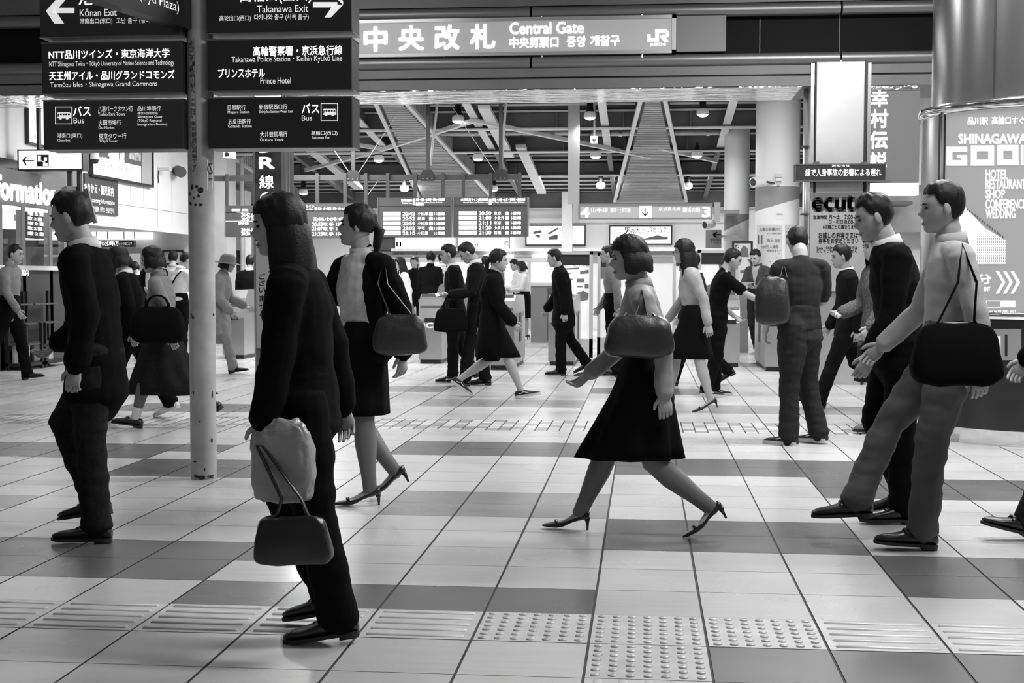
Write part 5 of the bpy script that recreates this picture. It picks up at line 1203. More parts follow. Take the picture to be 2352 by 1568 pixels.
    b.chain([P-V((0, 0, .05*S)), P, waist, chest, neck-TR @ V((0, 0, .035*S)), neck], [(.07*S, .055*S), (hx*S, .066*S), (wx*S, .052*S), (cx_*S, .062*S), (sx_*S, .05*S), (.045*S, .038*S)], ref=X, n=16)
    b.chain([neck-TR @ V((0, 0, .03*S)), neck, nk2, nk2+HR @ V((0, .006*S, .03*S))], [(.045*S, .04*S), (.036*S, .036*S), (.031*S if fem else .036*S, .034*S), (.03*S, .034*S)], ref=X, n=14)
    for nm, (h, kn, an, FR) in legs.items():
        mid = kn+(an-kn)*.32; b.chain([h+V((0, 0, .02*S)), h+(kn-h)*.25, kn-(kn-h)*.12, kn, mid, kn+(an-kn)*.75, an, an-(an-kn).normalized()*-.01*S], [(.052*S, .056*S), (.05*S, .053*S), (.034*S, .036*S), (.031*S, .034*S), (.031*S, .036*S), (.021*S, .024*S), (.018*S, .021*S), (.018*S, .02*S)], ref=X, n=14)
        u = S/1.7; ft = lambda p: an+FR @ (V(p)*u-V((0, 0, .085*u)))
        b.chain([ft((0, -.03, .07 if not pump else .085)), ft((0, .03, .06 if not pump else .062)), ft((0, .09, .04 if not pump else .034)), ft((0, .15, .032 if not pump else .02))], [(.026*u, .02*u), (.03*u, .022*u), (.034*u, .014*u), (.03*u, .009*u)], ref=X, n=10)
    for nm, (sh, el, wr, d2, s) in arms.items():
        b.chain([neck+TR @ V((s*.02*S, 0, -.005*S)), neck+TR @ V((s*.06*S, 0, -.012*S)), sh], [(.026*S, .02*S), (.028*S, .022*S), (.03*S, .028*S)], ref=TR @ V((0, 1, 0)), n=12)
        b.chain([sh, sh+(el-sh)*.4, el, el+(wr-el)*.3, wr, wr+d2*.012*S], [(.03*S, .032*S), (.027*S, .029*S), (.022*S, .023*S), (.023*S, .024*S), (.0145*S, .0175*S), (.0145*S, .0175*S)], ref=X, n=12)
    me = remesh(b, max(vox, .011), 4)
    bb = MB(); bb.v = [v.co.copy() for v in me.vertices]; bb.f = [tuple(p.vertices) for p in me.polygons]; bb.mi = [0]*len(bb.f); bpy.data.meshes.remove(me)
    add_head(bb, S, htf, lod)
    hands = {}
    for nm, (sh, el, wr, d2, s) in arms.items():
        palm = TR @ V((-s, 0, 0)); palm = palm if abs(palm.dot(d2)) < .8 else TR @ V((0, 0, -1))
        if d2.dot(TR @ V((0, 1, 0))) > .75: palm = (TR @ V((-s*.55, 0, .85)))
        hb = hand(bb, wr, d2, palm, S, curl, s, lod)
        hands[nm] = (W(wr), W(hb), RZ @ d2, RZ @ palm)
    root = out('person', bb, skin, None); tag(root, label, 'person')
    # --- face
    if lod < 2:
        e = MB()
        for s in (-1, 1): e.ball(htf(V((s*.0165*S, .0475*S, .002*S))), .0068*S, .004*S, .0036*S, 10, 8)
        out('eyes', e, eyeb, root)
        e = MB()
        for s in (-1, 1): e.chain([htf(V((s*.008*S, .0535*S, .0125*S))), htf(V((s*.017*S, .053*S, .0145*S))), htf(V((s*.026*S, .047*S, .0115*S)))], [(.0025*S, .0018*S)]*3, n=6)
        out('eyebrows', e, hairm, root)
        e = MB(); e.chain([htf(V((-.0125*S, .0515*S, -.0402*S))), htf(V((0, .0555*S, -.0397*S))), htf(V((.0125*S, .0515*S, -.0402*S)))], [(.003*S, .0028*S)]*3, n=8); out('lips', e, lips, root)
    if hair: out('hair', add_hair(S, htf, hair, seed, lod), hairm, root)
    # --- lower clothes
    pz = .012*S; fl = (.021 if not fem else .018)*S*wide
    if bottom == 'trousers':
        c = MB(); c.chain([P-V((0, 0, .035*S)), P, waist+(waist-P)*.12], [(.085*S, .066*S), ((hx+.012)*S, .078*S), ((wx+.014)*S, .066*S)], ref=X, n=16)
        for nm, (h, kn, an, FR) in legs.items():
            mid = kn+(an-kn)*.5; hm_ = an+(an-kn).normalized()*(.012*S)
            c.chain([h+V((0, 0, .03*S)), h+(kn-h)*.3, kn, mid, kn+(an-kn)*.86, hm_], [(.06*S, .066*S), (.058*S*wide, .062*S*wide), (.041*S*wide, .045*S*wide), (.040*S*wide, .043*S*wide), (.039*S*wide, .042*S*wide), (.041*S*wide, .046*S*wide)], ref=X, n=14)
        me = remesh(c, vox, 3); wrinkle(me, .006*S, 5, 13, seed*3.1); tr = out('trousers', me, botm, root)
    elif bottom in ('skirt', 'longskirt'):
        hz = skirt_hem*S; c = MB(); rows = []; top_ = waist+(waist-P)*.05
        for k in range(9):
            f = k/8; z = top_.z+(hz-lo*0-top_.z)*f
            xs, ys = [], []
            for (h, kn, an, FR) in legs.values():
                a, b_ = (h, kn) if z > kn.z else (kn, an); q = a+(b_-a)*max(0, min(1, (a.z-z)/(a.z-b_.z+1e-6))); xs.append(q.x); ys.append(q.y)
            r1 = .062*S if bottom == 'skirt' else .07*S*wide
            cx1 = (min(xs)+max(xs))/2; cy1 = (min(ys)+max(ys))/2; rx = (max(xs)-min(xs))/2+r1*(1-.12*f); ry = (max(ys)-min(ys))/2*1.06+r1*1.3
            if f < .3:
                g1 = f/.3; rx = rx*g1+((wx+.012)*S+(hx-wx)*S*g1)*(1-g1); ry = ry*g1+.062*S*(1-g1); cy1 = cy1*g1+top_.y*(1-g1)
            rows.append(((cx1, cy1, z), (rx, ry)))
        n = 40; vs = []
        for (cc, (rx, ry)), k in zip(rows, range(9)):
            for j in range(n):
                a = 2*math.pi*j/n; q = 1+(.03+.05*(bottom == 'longskirt'))*k/8*math.sin(a*9+seed); vs.append(V(cc)+V((rx*q*math.cos(a), ry*q*math.sin(a), 0)))
        o_ = len(vs); fs = [(i*n+j, i*n+(j+1) % n, (i+1)*n+(j+1) % n, (i+1)*n+j) for i in range(8) for j in range(n)]
        for (cc, (rx, ry)), dz in ((rows[8], .002), (rows[6], 0)):
            for j in range(n): a = 2*math.pi*j/n; vs.append(V(cc)+V((rx*.93*math.cos(a), ry*.93*math.sin(a), dz)))
        fs += [(8*n+j, 8*n+(j+1) % n, o_+(j+1) % n, o_+j) for j in range(n)]+[(o_+j, o_+(j+1) % n, o_+n+(j+1) % n, o_+n+j) for j in range(n)]+[tuple(range(n-1, -1, -1))]
        c.add(vs, fs); out('skirt', c, botm, root)
    if legm and bottom != 'trousers':
        c = MB()
        for nm, (h, kn, an, FR) in legs.items():
            mid = kn+(an-kn)*.32; e = .0018*S; c.chain([kn-(kn-h)*.5, kn, mid, kn+(an-kn)*.75, an], [(.043*S+e, .045*S+e), (.032*S+e, .035*S+e), (.032*S+e, .037*S+e), (.022*S+e, .025*S+e), (.0195*S+e, .0225*S+e)], ref=X, n=14)
        out('stockings', c, legm, root)
    if socks:
        c = MB()
        for nm, (h, kn, an, FR) in legs.items(): q = (kn-an).normalized(); c.chain([an-q*.012*S, an, an+q*.05*S], [(.023*S, .027*S), (.0225*S, .026*S), (.026*S, .029*S)], ref=X, n=12)
        out('socks', c, socks, root)
    # --- upper clothes
    c = MB(); e = {'jacket': .013, 'coat': .017, 'shirt': .007, 'tee': .007, 'knit': .014}[top]*S; hemz = {'jacket': -.07, 'coat': -.19, 'shirt': .03, 'tee': -.02, 'knit': -.06}[top] if hem is None else hem
    hp = P+V((0, 0, hemz*S)); ex = 1.1 if top in ('coat', 'knit') else 1.
    leg_y = 0
    if hemz < -.02: leg_y = (max(l[1].y for l in legs.values())-min(l[1].y for l in legs.values()))*.07*min(1, -hemz/.1)
    pts = [hp, P+V((0, 0, .005*S)), waist, chest, neck-TR @ V((0, 0, .035*S)), neck+TR @ V((0, 0, .004*S))]
    rad = [((hx+.008)*S*ex+e, .072*S*ex+e+leg_y), (hx*S+e, .066*S+e), (wx*S+e*1.25, .053*S+e*1.3), (cx_*S+e, .062*S+e+(.008*S if fem else 0)), (sx_*S+e, .052*S+e), (.044*S+e*.6, .042*S+e*.6)]
    if hemz > 0: pts = [hp]+pts[2:]; rad = [rad[1]]+rad[2:]
    c.chain(pts, rad, ref=X, n=18)
    for nm, (sh, el, wr, d2, s) in arms.items():
        c.chain([neck+TR @ V((s*.02*S, 0, -.008*S)), neck+TR @ V((s*.06*S, 0, -.014*S)), sh], [(.03*S+e, .02*S+e*.5), (.032*S+e, .022*S+e*.6), (.032*S+e, .028*S+e)], ref=TR @ V((0, 1, 0)), n=12)
        ee = e*1.05
        if sleeve == 'long': c.chain([sh, sh+(el-sh)*.4, el, el+(wr-el)*.4, wr-(wr-el)*.0], [(.03*S+ee, .033*S+ee), (.028*S+ee, .03*S+ee), (.024*S+ee, .025*S+ee), (.022*S+ee, .023*S+ee), (.019*S+ee, .021*S+ee)], ref=X, n=12)
        else: c.chain([sh, sh+(el-sh)*.4, sh+(el-sh)*.82], [(.03*S+ee, .033*S+ee), (.029*S+ee*1.3, .031*S+ee*1.3), (.028*S+ee*1.5, .03*S+ee*1.5)], ref=X, n=12)
    me = remesh(c, vox, 3); wrinkle(me, .0055*S, 6, 10, seed*1.7)
    if front:
        TI = TR.inverted(); ztop = .31; zbot = {'vneck': .13, 'open': .015}[front]
        bm = bmesh.new(); bm.from_mesh(me); O = P.copy()
        zn = (TI @ (neck-O)).z; zbv = zn-(.17*S if front == 'vneck' else .31*S); w1 = .042*S if front == 'vneck' else .06*S; w0 = .002*S if front == 'vneck' else .078*S; a0 = zn+.02*S
        yn = (TI @ (neck-O)).y
        def inside(p):
            q = TI @ (p-O); f = (q.z-zbv)/(a0-zbv); return f > 0 and q.z < a0 and q.y > yn*.55 and abs(q.x-side*S) < w0+(w1-w0)*f and q.y-yn*.9 > -.004*S
        for sgn in (-1, 1):
            pA = O+TR @ V((side*S+sgn*w0, 0, zbv)); pB = O+TR @ V((side*S+sgn*w1, 0, a0)); nrm = (pB-pA).cross(TR @ V((0, 1, 0)))
            bmesh.ops.bisect_plane(bm, geom=bm.verts[:]+bm.edges[:]+bm.faces[:], plane_co=pA, plane_no=nrm)
        bmesh.ops.bisect_plane(bm, geom=bm.verts[:]+bm.edges[:]+bm.faces[:], plane_co=O+TR @ V((0, 0, zbv)), plane_no=TR @ V((0, 0, 1)))
        fr = bm.copy()
        bmesh.ops.delete(bm, geom=[f for f in bm.faces if inside(f.calc_center_median())], context='FACES'); bmesh.ops.delete(fr, geom=[f for f in fr.faces if not inside(f.calc_center_median())], context='FACES')
        bm.to_mesh(me); bm.free(); m2 = bpy.data.meshes.new('shirt_front'); fr.to_mesh(m2); fr.free()
        if len(m2.polygons):
            for p in m2.polygons: p.use_smooth = True
            fo = out('shirt_front', m2, frontm or whitecloth, root)
    tp_ = out({'jacket': 'jacket', 'coat': 'coat', 'shirt': 'shirt', 'tee': 't_shirt', 'knit': 'sweater'}[top], me, topm, root)
    if top in ('jacket', 'shirt') :
        cl = MB(); q0 = neck+TR @ V((0, -.002*S, -.004*S)); q1 = nk2+TR @ V((0, -.006*S, -.012*S)); cl.chain([q0, q1], [(.047*S, .046*S), (.041*S, .042*S)], ref=X, n=18, round_ends=False)
        out('collar', cl, (frontm or whitecloth) if top == 'jacket' else topm, root)
    # --- shoes
    for nm in 'LR':
        parts = dict(SH[nm]); mb, mt = parts.pop('upper'); so = out('shoe', mb, mt, root)
        for k, (m_, mt_) in parts.items(): out(k, m_, mt_, so, k not in ('sole',))
    info = dict(root=root, hands=hands, head=W(hc), crown=W(htf(V((0, 0, .0665*S)))), W=W, RZ=RZ, TR=TR, P=P, neck=neck, waist=waist, chest=chest, S=S, arms={k: [W(q) for q in v[:3]] for k, v in arms.items()}, legs={k: [W(q) for q in v[:3]] for k, v in legs.items()}, htf=htf, out=out, HR=HR, hip=W(P), shw=shw)
    print('PERSON', label[:40], 'crown px %d %d' % pix(info['crown']), 'hip %d %d' % pix(info['hip']), 'feet', ['%d %d' % pix(v[2]) for v in info['legs'].values()])
    return info


def handbag(c, w_, h_, d_, yaw, label, mat=leather, handle=.14, cat='bag', name='handbag', e=.5, strap_to=None, pocket=True):
    """soft bag: c is the centre of the body; it is wider at the base and creased where the straps pull"""
    c = V(c); R = rotz(yaw); t = thing(name, c-V((0, 0, h_/2)), label, cat)
    m = MB(); m.ball((0, 0, 0), w_/2, d_/2, h_/2, 40, 24, e)
    vs = []
    for p in m.v:
        f = p.z/(h_/2); k = 1-.13*f; k2 = 1-.45*max(0, f)**1.2
        q = V((p.x*k, p.y*k2, p.z-.03*h_*(1-abs(p.x)/(w_/2))*max(0, f)))
        q += V((p.x, p.y, p.z)).normalized()*(.010*noise.noise((p.x*11+c.x, p.y*11, p.z*11+c.z))+.004*noise.noise((p.x*28, p.y*28+c.y, p.z*20)))
        vs.append(c+R @ q)
    m.v = vs; o = m.build('bag_body', mat, t, True)
    if handle:
        for s in (-1, 1):
            hpts = []
            for k in range(11): a = math.pi*k/10; hpts.append(c+R @ V((-w_*.22*math.cos(a), s*d_*.16*(1-.7*math.sin(a)), h_/2-.05*h_+handle*math.sin(a))))
            MB().tube(hpts, .0075, 8).build('handle', mat, t, True)
    if strap_to:
        n_ = len(strap_to)
        pts = [c+R @ V((-w_*.26, 0, h_*.40)), c+R @ V((-w_*.2, 0, h_*.52))]+[V(p) for p in strap_to]+[c+R @ V((w_*.2, 0, h_*.52)), c+R @ V((w_*.26, 0, h_*.40))]
        MB().chain(pts, [(.013, .005)]*len(pts), ref=V((1, 0, 0)) if n_ < 2 else V((0, 1, 0)), n=8, round_ends=False).build('strap', mat, t, True)
    if pocket:
        z = MB(); z.tube([c+R @ V((-w_*.36, -.002, h_*.40)), c+R @ V((-w_*.15, -.002, h_*.47)), c+R @ V((w_*.15, -.002, h_*.47)), c+R @ V((w_*.36, -.002, h_*.40))], .005, 6); z.build('zip', M('zip_metal', .4, .3, .9), o)
    return t
def phone(h, label, col=None):
    wr, hb, d, palm = h; c = hb+d*.035+palm*.022; t = thing('phone', c, label, 'phone'); R = Matrix((d.cross(palm).normalized(), d, palm)).transposed()
    mt = Matrix.Translation(c) @ R.to_4x4(); MB().box(-.036, .036, -.07, .07, -.004, .004, m=mt).build('case', col or blackm, t); MB().box(-.033, .033, -.066, .066, .004, .0048, m=mt).build('screen', M('phone_screen', .3, .2, emit=.7), t); return t
def sheet_of_paper(c, yaw, label, w_=.21, h_=.29, tilt=60):
    c = V(c); t = thing('paper_sheet', c, label, 'paper'); mt = Matrix.Translation(c) @ (rotz(yaw) @ rotx(tilt)).to_4x4(); m = MB()
    n = 6; vs = []
    for i in range(n+1):
        for s in (0, 1): u = i/n-.5; vs.append(mt @ V((w_*(s-.5), h_*u, .03*math.cos(u*3))))
    m.add(vs, [(2*i, 2*i+1, 2*i+3, 2*i+2) for i in range(n)]); o = m.build('sheet', paper, t, fixn=False); md = o.modifiers.new('thick', 'SOLIDIFY'); md.thickness = .001; return t

STAND = dict(L=(1, 3, 0), R=(-1, 3, 0))
WL_ = dict(L=(24, 5, -14), R=(-16, 24, 32))      # left leg leading
WR_ = dict(R=(24, 5, -14), L=(-16, 24, 32))
swing = lambda a: dict(aL=(-a, 9, 14, 0), aR=(a, 9, 22, 0))
PEO = {}
# --- foreground, left to right
PEO['dark_left'] = person('person in a dark suit striding past the signpost at left, nearest on that side', (222, 1246), 'L', 180, 1.62, lean=7, head=(8, 4), L=(-1, 3, 0), R=(32, 55, 10), aL=(-12, 12, 30, 0), aR=(20, 8, 40, 0), topm=black, botm=charcoal, seed=3, lod=0, hem=-.12)
PEO['carrier'] = person('person in a black jacket and trousers carrying bags, closest to the camera', (775, 1476), 'L', 180, 1.5, sex='f', lean=5, head=(4, 10), L=(-9, 4, 8), R=(14, 40, 12), aL=(10, 10, 6, 0), aR=(-14, 10, 10, 0), top='jacket', topm=black, botm=black, hair='long', seed=5, lod=0, shoes='leather', wide=1.12, hem=-.05)
PEO['blouse'] = person('woman in an open black jacket, white blouse and skirt, walking in bow-trimmed heels', (850, 1160), 'L', 186, 1.62, sex='f', lean=0, head=(-4, -44), L=(-2, 3, 0), R=(8, 44, 22), aL=(-22, 12, 26, 0), aR=(28, 10, 92, 20), twist=46, topm=black, bottom='skirt', botm=black, shoes='pump', hair='tied', front='open', frontm=M('blouse_white', .5, .5, nz=.15, ns=30), skirt_hem=.30, legm=M('sheer_stocking', .12, .5), seed=8, lod=0, hem=-.03)
PEO['heels'] = person('woman in a grey top and long dark skirt, striding in plain black heels', (1330, 1216), 'R', 182, 1.5, sex='f', lean=3, head=(6, 8), R=(27, 3, -2), L=(-14, 24, 26), aL=(-20, 12, 20, 0), aR=(22, 10, 30, 0), top='shirt', topm=M('blouse_grey', .24, .6, nz=.2, ns=9), bottom='longskirt', botm=black, shoes='pump', hair='bob', skirt_hem=.29, legm=M('sheer_stocking'), seed=11, lod=0)
PEO['loafers'] = person('man in a pale shirt and grey trousers with black loafers, before the advertising pillar', (2118, 1262), 'L', 180, 1.66, lean=-1, head=(4, 0), L=(13, 8, -4), R=(38, 16, 4), aL=(-14, 10, 10, 0), aR=(20, 10, 24, 0), top='shirt', topm=palecloth, botm=M('trouser_grey', .075, .8, nz=.15, ns=10, bump=.25, bs=200), shoes='loafer', seed=14, lod=0, sleeve='long')
PEO['behind_loafers'] = person('man in a black suit half hidden left of the man in loafers', (2072, 1202), 'L', 180, 1.66, lean=10, head=(10, 0), L=(2, 4, 0), R=(16, 40, 12), aL=(16, 8, 20, 0), aR=(-12, 8, 12, 0), topm=black, botm=black, seed=17, lod=0)
PEO['edge'] = person('person in dark clothes entering at the right picture edge', (2362, 1240), 'L', 180, 1.64, lean=5, **WL_, **swing(18), topm=black, botm=charcoal, shoes='loafer', seed=19, lod=1)
# --- middle distance
PEO['bagman'] = person('man seen from behind in a dark polo and jeans, leather bag on his left shoulder', (1812, 1022), 'L', 142, 1.64, lean=1, twist=-42, head=(24, 0), L=(2, 3, 0), R=(-3, 4, 4), stance=.12, aL=(6, 12, 26, 10), aR=(18, 8, 62, 26), top='tee', topm=M('polo_dark', .007, .9, bump=.3, bs=350), botm=denim, shoes='sneaker', hair='crop', seed=21, lod=0, sleeve='short', wide=1.15, hem=-.05)
PEO['boots'] = person('woman in a knit sweater and slouchy grey boots, grey scarf over her hair', (2012, 994), 'L', 200, 1.6, sex='f', lean=0, head=(8, 0), L=(8, 6, -4), R=(-8, 10, 10), aL=(10, 8, 30, 0), aR=(12, 8, 60, 20), top='knit', topm=knit, bottom='skirt', botm=charcoal, shoes='boot', hair='long', skirt_hem=.25, legm=M('opaque_tights', .02, .7), seed=23, lod=1, hem=-.12)
PEO['behind_bagman'] = person('person in dark trousers and shoes, hidden behind the man with the leather bag', (1884, 938), 'L', 180, 1.58, **WL_, **swing(10), topm=suit, botm=suit, seed=25, lod=1)
PEO['cropped'] = person('woman in a grey top and wide cropped trousers with pale socks and loafers', (312, 983), 'L', 180, 1.5, sex='f', lean=6, head=(6, 0), L=(20, 5, -8), R=(-18, 30, 34), aL=(-26, 12, 20, 0), aR=(26, 10, 20, 0), top='shirt', topm=greycloth, bottom='longskirt', botm=charcoal, shoes='loafer', hair='bob', skirt_hem=.19, socks=whitecloth, legm=M('sheer_stocking'), seed=27, lod=0)
PEO['whiteshoes'] = person('person in black with pale canvas shoes, just left of the signpost', (392, 958), 'R', 180, 1.52, sex='f', lean=8, head=(8, 0), R=(-20, 12, 20), L=(18, 6, -6), **swing(14), topm=black, botm=black, shoes='white', hair='bob', seed=29, lod=1, wide=1.1)
PEO['phone'] = person('man in a black suit looking down at his phone, black bag in hand', (1114, 884), 'R', 184, 1.66, lean=4, head=(34, 0), R=(-3, 5, 2), L=(14, 6, -8), aL=(14, 8, 72, 6), aR=(18, 6, 68, 14), topm=suit, botm=suit, front='vneck', seed=31, lod=0)
PEO['phone_friend'] = person('man in a dark suit beside the man reading his phone', (1040, 878), 'L', 190, 1.62, lean=3, head=(8, 0), L=(4, 4, 0), R=(-10, 14, 10), aL=(2, 8, 10, 0), aR=(6, 8, 20, 0), topm=suit, botm=suit, front='vneck', seed=33, lod=1)
PEO['sneakers'] = person('walker in a black coat with bare calves and black sneakers with a white stripe', (1196, 915), 'R', 2, 1.58, sex='f', lean=3, head=(4, 0), R=(27, 5, -10), L=(-8, 42, 34), **swing(20), top='coat', topm=black, bottom='skirt', botm=black, shoes='sneaker', hair='tied', skirt_hem=.30, seed=35, lod=0, hem=-.17)
PEO['case'] = person('man in a long black coat walking left before the sale poster stand', (1288, 862), 'L', 180, 1.6, lean=8, head=(8, 0), L=(4, 4, 0), R=(-10, 26, 24), aL=(-6, 9, 12, 0), aR=(20, 8, 20, 0), top='coat', topm=black, botm=black, seed=37, lod=1, hem=-.13)
PEO['greyman'] = person('man in a grey shirt and black trousers, left of the crowd in the middle', (1408, 862), 'L', 180, 1.64, lean=3, head=(4, 0), **STAND, **swing(12), top='shirt', topm=greycloth, botm=black, hair='crop', seed=39, lod=1)
PEO['shiny'] = person('woman in a pale grey blouse and dark skirt with glossy black shoes', (1632, 946), 'L', 180, 1.58, sex='f', lean=5, head=(4, 0), L=(-10, 6, 12), R=(24, 14, 0), **swing(20), top='shirt', topm=M('blouse_pale', .33, .7, nz=.15, ns=12), bottom='skirt', botm=black, shoes='pump', hair='long', skirt_hem=.30, seed=41, lod=1)
PEO['midback'] = person('person in a dark suit behind the woman in the long skirt', (1548, 886), 'L', 180, 1.56, lean=3, **WL_, **swing(14), topm=charcoal, botm=black, seed=43, lod=1)
PEO['flyer'] = person('person in a black T-shirt reaching out to hand over a flyer', (1640, 908), 'L', 8, 1.56, lean=12, head=(14, 0), L=(4, 8, 0), R=(-4, 8, 4), aR=(62, 6, 14, 4), aL=(10, 10, 50, 12), top='tee', topm=black, botm=black, shoes='sneaker', hair='short', seed=45, lod=0, sleeve='short')
PEO['young'] = person('young man in a dark shirt looking down at papers by the broad white column', (1748, 816), 'L', 236, 1.72, lean=4, head=(22, 0), L=(10, 8, 0), R=(-4, 10, 8), aL=(22, 10, 70, 22), aR=(18, 10, 74, 26), top='shirt', topm=M('shirt_dark', .03, .8), botm=charcoal, shoes='white', front='vneck', frontm=M('tee_grey', .3, .8), seed=47, lod=0, sleeve='short')
PEO['hat'] = person('person in a pale coat and brimmed hat, walking right beside the signpost', (535, 858), 'R', 4, 1.54, sex='f', lean=8, head=(10, 0), R=(18, 5, -8), L=(-18, 30, 34), aL=(20, 8, 50, 10), aR=(8, 8, 40, 0), top='coat', topm=M('coat_pale', .2, .8, nz=.2, ns=8), botm=M('trouser_pale', .22, .8), shoes='leather', hair='bob', seed=49, lod=1)
PEO['edge_left'] = person('person in a grey shirt and dark trousers walking right at the left picture edge', (62, 872), 'L', 0, 1.62, lean=4, L=(14, 4, -6), R=(-18, 28, 30), **swing(16), top='shirt', topm=greycloth, botm=black, seed=51, lod=1)
# --- by the gates and beyond
PEO['strap'] = person('man in a white shirt with a dark shoulder strap, beside the signpost', (412, 836), 'C', 60, 1.6, lean=6, head=(24, -20), **STAND, aL=(20, 8, 60, 14), aR=(20, 8, 60, 14), top='shirt', topm=whitecloth, botm=black, seed=53, lod=1)
PEO['jacket_phone'] = person('man in an open dark jacket looking at his hands near the signpost', (360, 826), 'C', 258, 1.62, lean=6, head=(26, 0), **STAND, aL=(22, 8, 72, 18), aR=(22, 8, 72, 18), topm=suit, botm=suit, front='open', seed=55, lod=1)
PEO['q1'] = person('man with his back turned in a pale shirt below the pinned wall picture', (398, 800), 'C', 100, 1.68, **STAND, top='shirt', topm=palecloth, botm=black, seed=57, lod=2)
PEO['q2'] = person('person with dark hair and grey shirt between the men below the pinned wall picture', (374, 804), 'C', 120, 1.6, head=(10, 0), **STAND, top='shirt', topm=greycloth, botm=black, seed=59, lod=2)
PEO['q3'] = person('person in dark clothes bowed over a machine at the left of the queue', (326, 812), 'C', 150, 1.5, lean=12, head=(20, 0), **STAND, topm=suit, botm=suit, seed=61, lod=2)
PEO['backdark'] = person('man in a dark jacket with his back turned, left of the dark poster column', (572, 806), 'C', 80, 1.6, **STAND, topm=suit, botm=suit, seed=63, lod=2)
PEO['longhair'] = person('woman with long dark hair and a pale top behind the woman in the open jacket', (930, 800), 'C', 200, 1.6, sex='f', head=(8, 0), **WL_, **swing(10), top='shirt', topm=whitecloth, bottom='skirt', botm=greycloth, hair='long', seed=65, lod=1)
PEO['facing'] = person('man facing forwards in a dark vest in the far queue', (954, 768), 'C', 262, 1.68, head=(6, 0), **STAND, top='shirt', topm=suit, botm=suit, seed=67, lod=2)
PEO['whiteback'] = person('man in a white shirt seen from behind, strap across his back', (1016, 786), 'C', 96, 1.72, head=(6, 6), **STAND, aL=(6, 16, 36, 10), aR=(6, 14, 30, 10), top='shirt', topm=whitecloth, botm=charcoal, hair='crop', seed=69, lod=1)
PEO['darkback'] = person('man in a dark shirt seen from behind, left of the strapped white shirt', (988, 790), 'C', 84, 1.72, **STAND, top='shirt', topm=suit, botm=suit, seed=71, lod=2)
PEO['couple_f'] = person('young woman with bobbed hair, white blouse and dark skirt beside the grey counter', (1206, 779), 'C', 182, 1.58, sex='f', head=(16, 0), lean=2, **STAND, aL=(16, 8, 70, 20), aR=(16, 8, 70, 20), top='shirt', topm=whitecloth, bottom='skirt', botm=black, hair='bob', shoes='pump', skirt_hem=.27, seed=73, lod=1)
PEO['couple_m'] = person('boyish person in a white shirt beside the young woman with bobbed hair', (1192, 776), 'C', 200, 1.62, head=(18, 0), **STAND, aL=(20, 8, 72, 16), aR=(20, 8, 72, 16), top='shirt', topm=whitecloth, botm=black, seed=75, lod=1)
PEO['head_a'] = person('man in a dark suit, left of two heads behind the phone reader', (1114, 782), 'C', 90, 1.66, **STAND, topm=suit, botm=suit, seed=77, lod=2)
PEO['head_b'] = person('man in a grey shirt, right of two heads behind the phone reader', (1134, 764), 'C', 86, 1.66, **STAND, top='shirt', topm=midcloth, botm=suit, seed=79, lod=2)
PEO['far_grey'] = person('dark haired person in grey passing behind the striding woman in a long skirt', (1470, 872), 'C', 180, 1.66, lean=4, **WL_, **swing(15), top='shirt', topm=midcloth, botm=black, seed=81, lod=1)

# --- what they wear on the head or carry
p = PEO['hat']; m = MB(); htf = p['htf']; S = p['S']
prof = [(.0, .098), (.035, .096), (.06, .07), (.064, .032), (.066, .028), (.108, .018), (.109, .014), (.056, .018)]
hb = MB().lathe([(r*S, (z-.028)*S) for r, z in prof], (0, 0, 0), n=28); tilt = rotx(6)
hb.v = [htf(tilt @ V((q.x, q.y*1.1-.004*S, q.z+.0*S))+V((0, 0, .012*S))) for q in hb.v]; p['out']('hat', hb, M('hat_grey', .16, .8), p['root'])
p = PEO['boots']; htf = p['htf']; S = p['S']; rows = head_pts(S, 36, 24, .014*S, False); sc_ = MB()
vs = [htf(V((q.x, q.y-(.004*S), q.z))) for r in rows for q in r]; fs = []
for i in range(24):
    t_ = math.cos(math.pi*(i+.5)/24)
    for j in range(36):
        a = 2*math.pi*(j+.5)/36
        if not (math.sin(a) > .35 and t_ < .55): fs.append((i*36+j, i*36+(j+1) % 36, (i+1)*36+(j+1) % 36, (i+1)*36+j))
sc_.add(vs, fs); so = p['out']('head_scarf', sc_, M('scarf_grey', .13, .85, nz=.15, ns=20), p['root']); md = so.modifiers.new('thick', 'SOLIDIFY'); md.thickness = .008; md.offset = 1
# bags
A = PEO['carrier']; wr = A['hands']['L'][1]
cL = V((wr.x+.02, wr.y-.02, 0))
q = atY(690, 1226, wr.y-.03)
handbag((q.x, wr.y-.13, q.z), .24, .16, .09, 4, 'small black bag hanging low from the closest walker', leather, 0, e=.4, strap_to=[V((q.x-.035, wr.y-.128, wr.z-.16)), V((wr.x+.01, wr.y-.06, wr.z-.0)), V((wr.x+.03, wr.y-.06, wr.z-.0)), V((q.x+.03, wr.y-.128, wr.z-.16))], pocket=False)
qb = atY(668, 1050, wr.y+.05); t = thing('carrier_bag', (qb.x, wr.y-.03, qb.z-.16), 'crumpled pale plastic carrier bag hanging beside the closest walker', 'bag')
pb = MB(); pb.ball((0, 0, 0), .11, .045, .14, 60, 40, .5); pb.v = [V((qb.x, wr.y-.03, qb.z))+V((v_.x*(1-.45*max(0, v_.z/.14)**2), v_.y*(1-.4*max(0, v_.z/.14)), v_.z))*(1+.10*noise.noise(v_*14)+.09*abs(noise.noise(v_*38+V((3, 1, 2))))-.05) for v_ in pb.v]
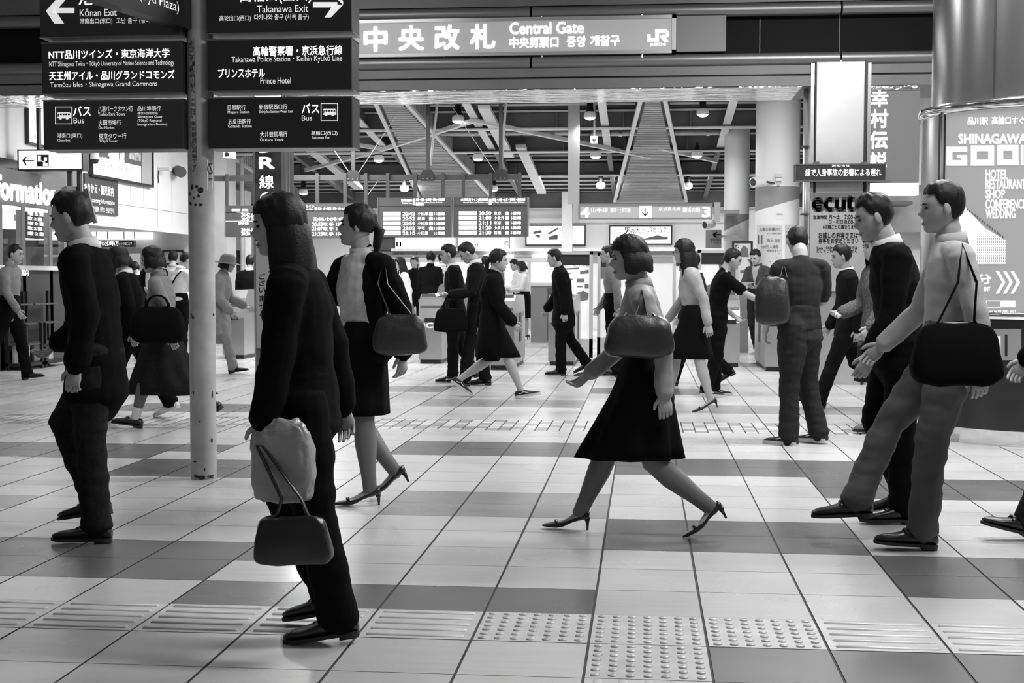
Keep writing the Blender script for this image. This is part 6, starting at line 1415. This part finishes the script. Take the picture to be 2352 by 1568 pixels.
plast = glass_mat('plastic_film', .45, .92); pb.build('bag_film', M('thin_plastic', .34, .25, bump=.4, bs=30), t, True); MB().tube([V((qb.x-.03, wr.y-.03, qb.z+.12)), V((wr.x-.01, wr.y-.02, wr.z+.0)), V((wr.x+.01, wr.y-.02, wr.z-.0)), V((qb.x+.06, wr.y-.03, qb.z+.12))], .006).build('handle', M('thin_plastic'), t)
b = PEO['blouse']; sh = b['arms']['L'][0]; q = atY(912, 768, sh.y-.1)
handbag((q.x+.02, sh.y-.13, q.z), .28, .22, .11, 12, 'black shoulder bag of the woman in the white blouse', softleather, 0, strap_to=[sh+V((.0, -.10, -.1)), sh+V((.02, -.02, .05)), sh+V((.05, -.09, -.1))])
b = PEO['heels']; sh = b['arms']['L'][0]; q = atY(1470, 772, sh.y-.14)
handbag((q.x, sh.y-.14, q.z), .31, .2, .12, 4, 'large dark leather bag hanging on the arm of the striding woman', softleather, 0, strap_to=[sh+V((-.03, -.11, -.1)), sh+V((0, -.02, .045)), sh+V((.03, -.11, -.1))])
b = PEO['loafers']; sh = b['arms']['L'][0]; q = atY(2195, 812, sh.y-.16)
handbag((q.x, sh.y-.17, q.z), .38, .28, .12, 6, 'big black shoulder bag hanging from the man in loafers', black, 0, strap_to=[sh+V((-.04, -.13, -.12)), sh+V((.0, -.02, .05)), sh+V((.04, -.13, -.12))])
b = PEO['bagman']; sh = b['arms']['L'][0]; q = atY(1774, 690, sh.y-.12)
t = handbag((q.x, sh.y-.13, q.z), .25, .36, .15, -8, 'slouched glossy leather tote on the shoulder of the man seen from behind', softleather, 0, name='leather_tote', strap_to=[sh+V((.0, -.11, -.08)), sh+V((.03, -.02, .045)), sh+V((.05, -.1, -.08))])
b = PEO['phone']; wr = b['hands']['R'][1]; hL = b['hands']['L'][1]; q = atY(1036, 735, hL.y-.02)
handbag((q.x, hL.y-.03, q.z), .36, .27, .11, 3, 'black briefcase bag hanging in front of the man reading his phone', black, .17, name='briefcase', e=.35)
phone(b['hands']['R'], 'phone held flat by the man in the black suit')
b = PEO['young']; q = (b['hands']['L'][1]+b['hands']['R'][1])/2; sheet_of_paper(q+V((-.02, -.05, .03)), 200, 'white papers held by the young man in the dark shirt', tilt=20)
b = PEO['flyer']; q = b['hands']['R'][1]; sheet_of_paper(q+V((.06, 0, .0)), 90, 'flyer in the outstretched hand of the person in black', .1, .15, 80)
b = PEO['bagman']; q = b['hands']['R'][1]; sheet_of_paper(q+V((.06, .03, .03)), 20, 'folded white paper held by the man seen from behind', .15, .2, 40)
b = PEO['jacket_phone']; phone(b['hands']['R'], 'phone held by the man in the jacket left of the signpost')
b = PEO['cropped']; sh = b['arms']['L'][0]; q = atY(395, 745, sh.y-.1); handbag((q.x-.1, sh.y-.15, q.z), .42, .3, .14, 4, 'large black bag swinging behind the woman in cropped trousers', black, .1)
def backstrap(key, col=black):
    b = PEO[key]; pts = []
    W = b['W']; TRl = b['TR']; n = b['neck']; wst = b['waist']; S = b['S']
    f = [(.055, -.01, .012), (.05, -.075, -.05), (-.01, -.088, -.14), (-.075, -.075, -.24)]
    pts = [W(n+TRl @ V((x*S/1.0*.95, y*S, z*S))) for x, y, z in f]; m = MB(); m.v = []; mm = MB(); mm.chain(pts, [(.016, .006)]*4, ref=b['RZ'] @ V((1, 0, 0)), n=8)
    me = bpy.data.meshes.new('shoulder_strap'); org = WL(b['root']); me.from_pydata([tuple(p_-org) for p_ in mm.v], [], mm.f); me.materials.append(col); o = bpy.data.objects.new('shoulder_strap', me); COL.objects.link(o); o.parent = b['root']
backstrap('whiteback'); backstrap('strap')
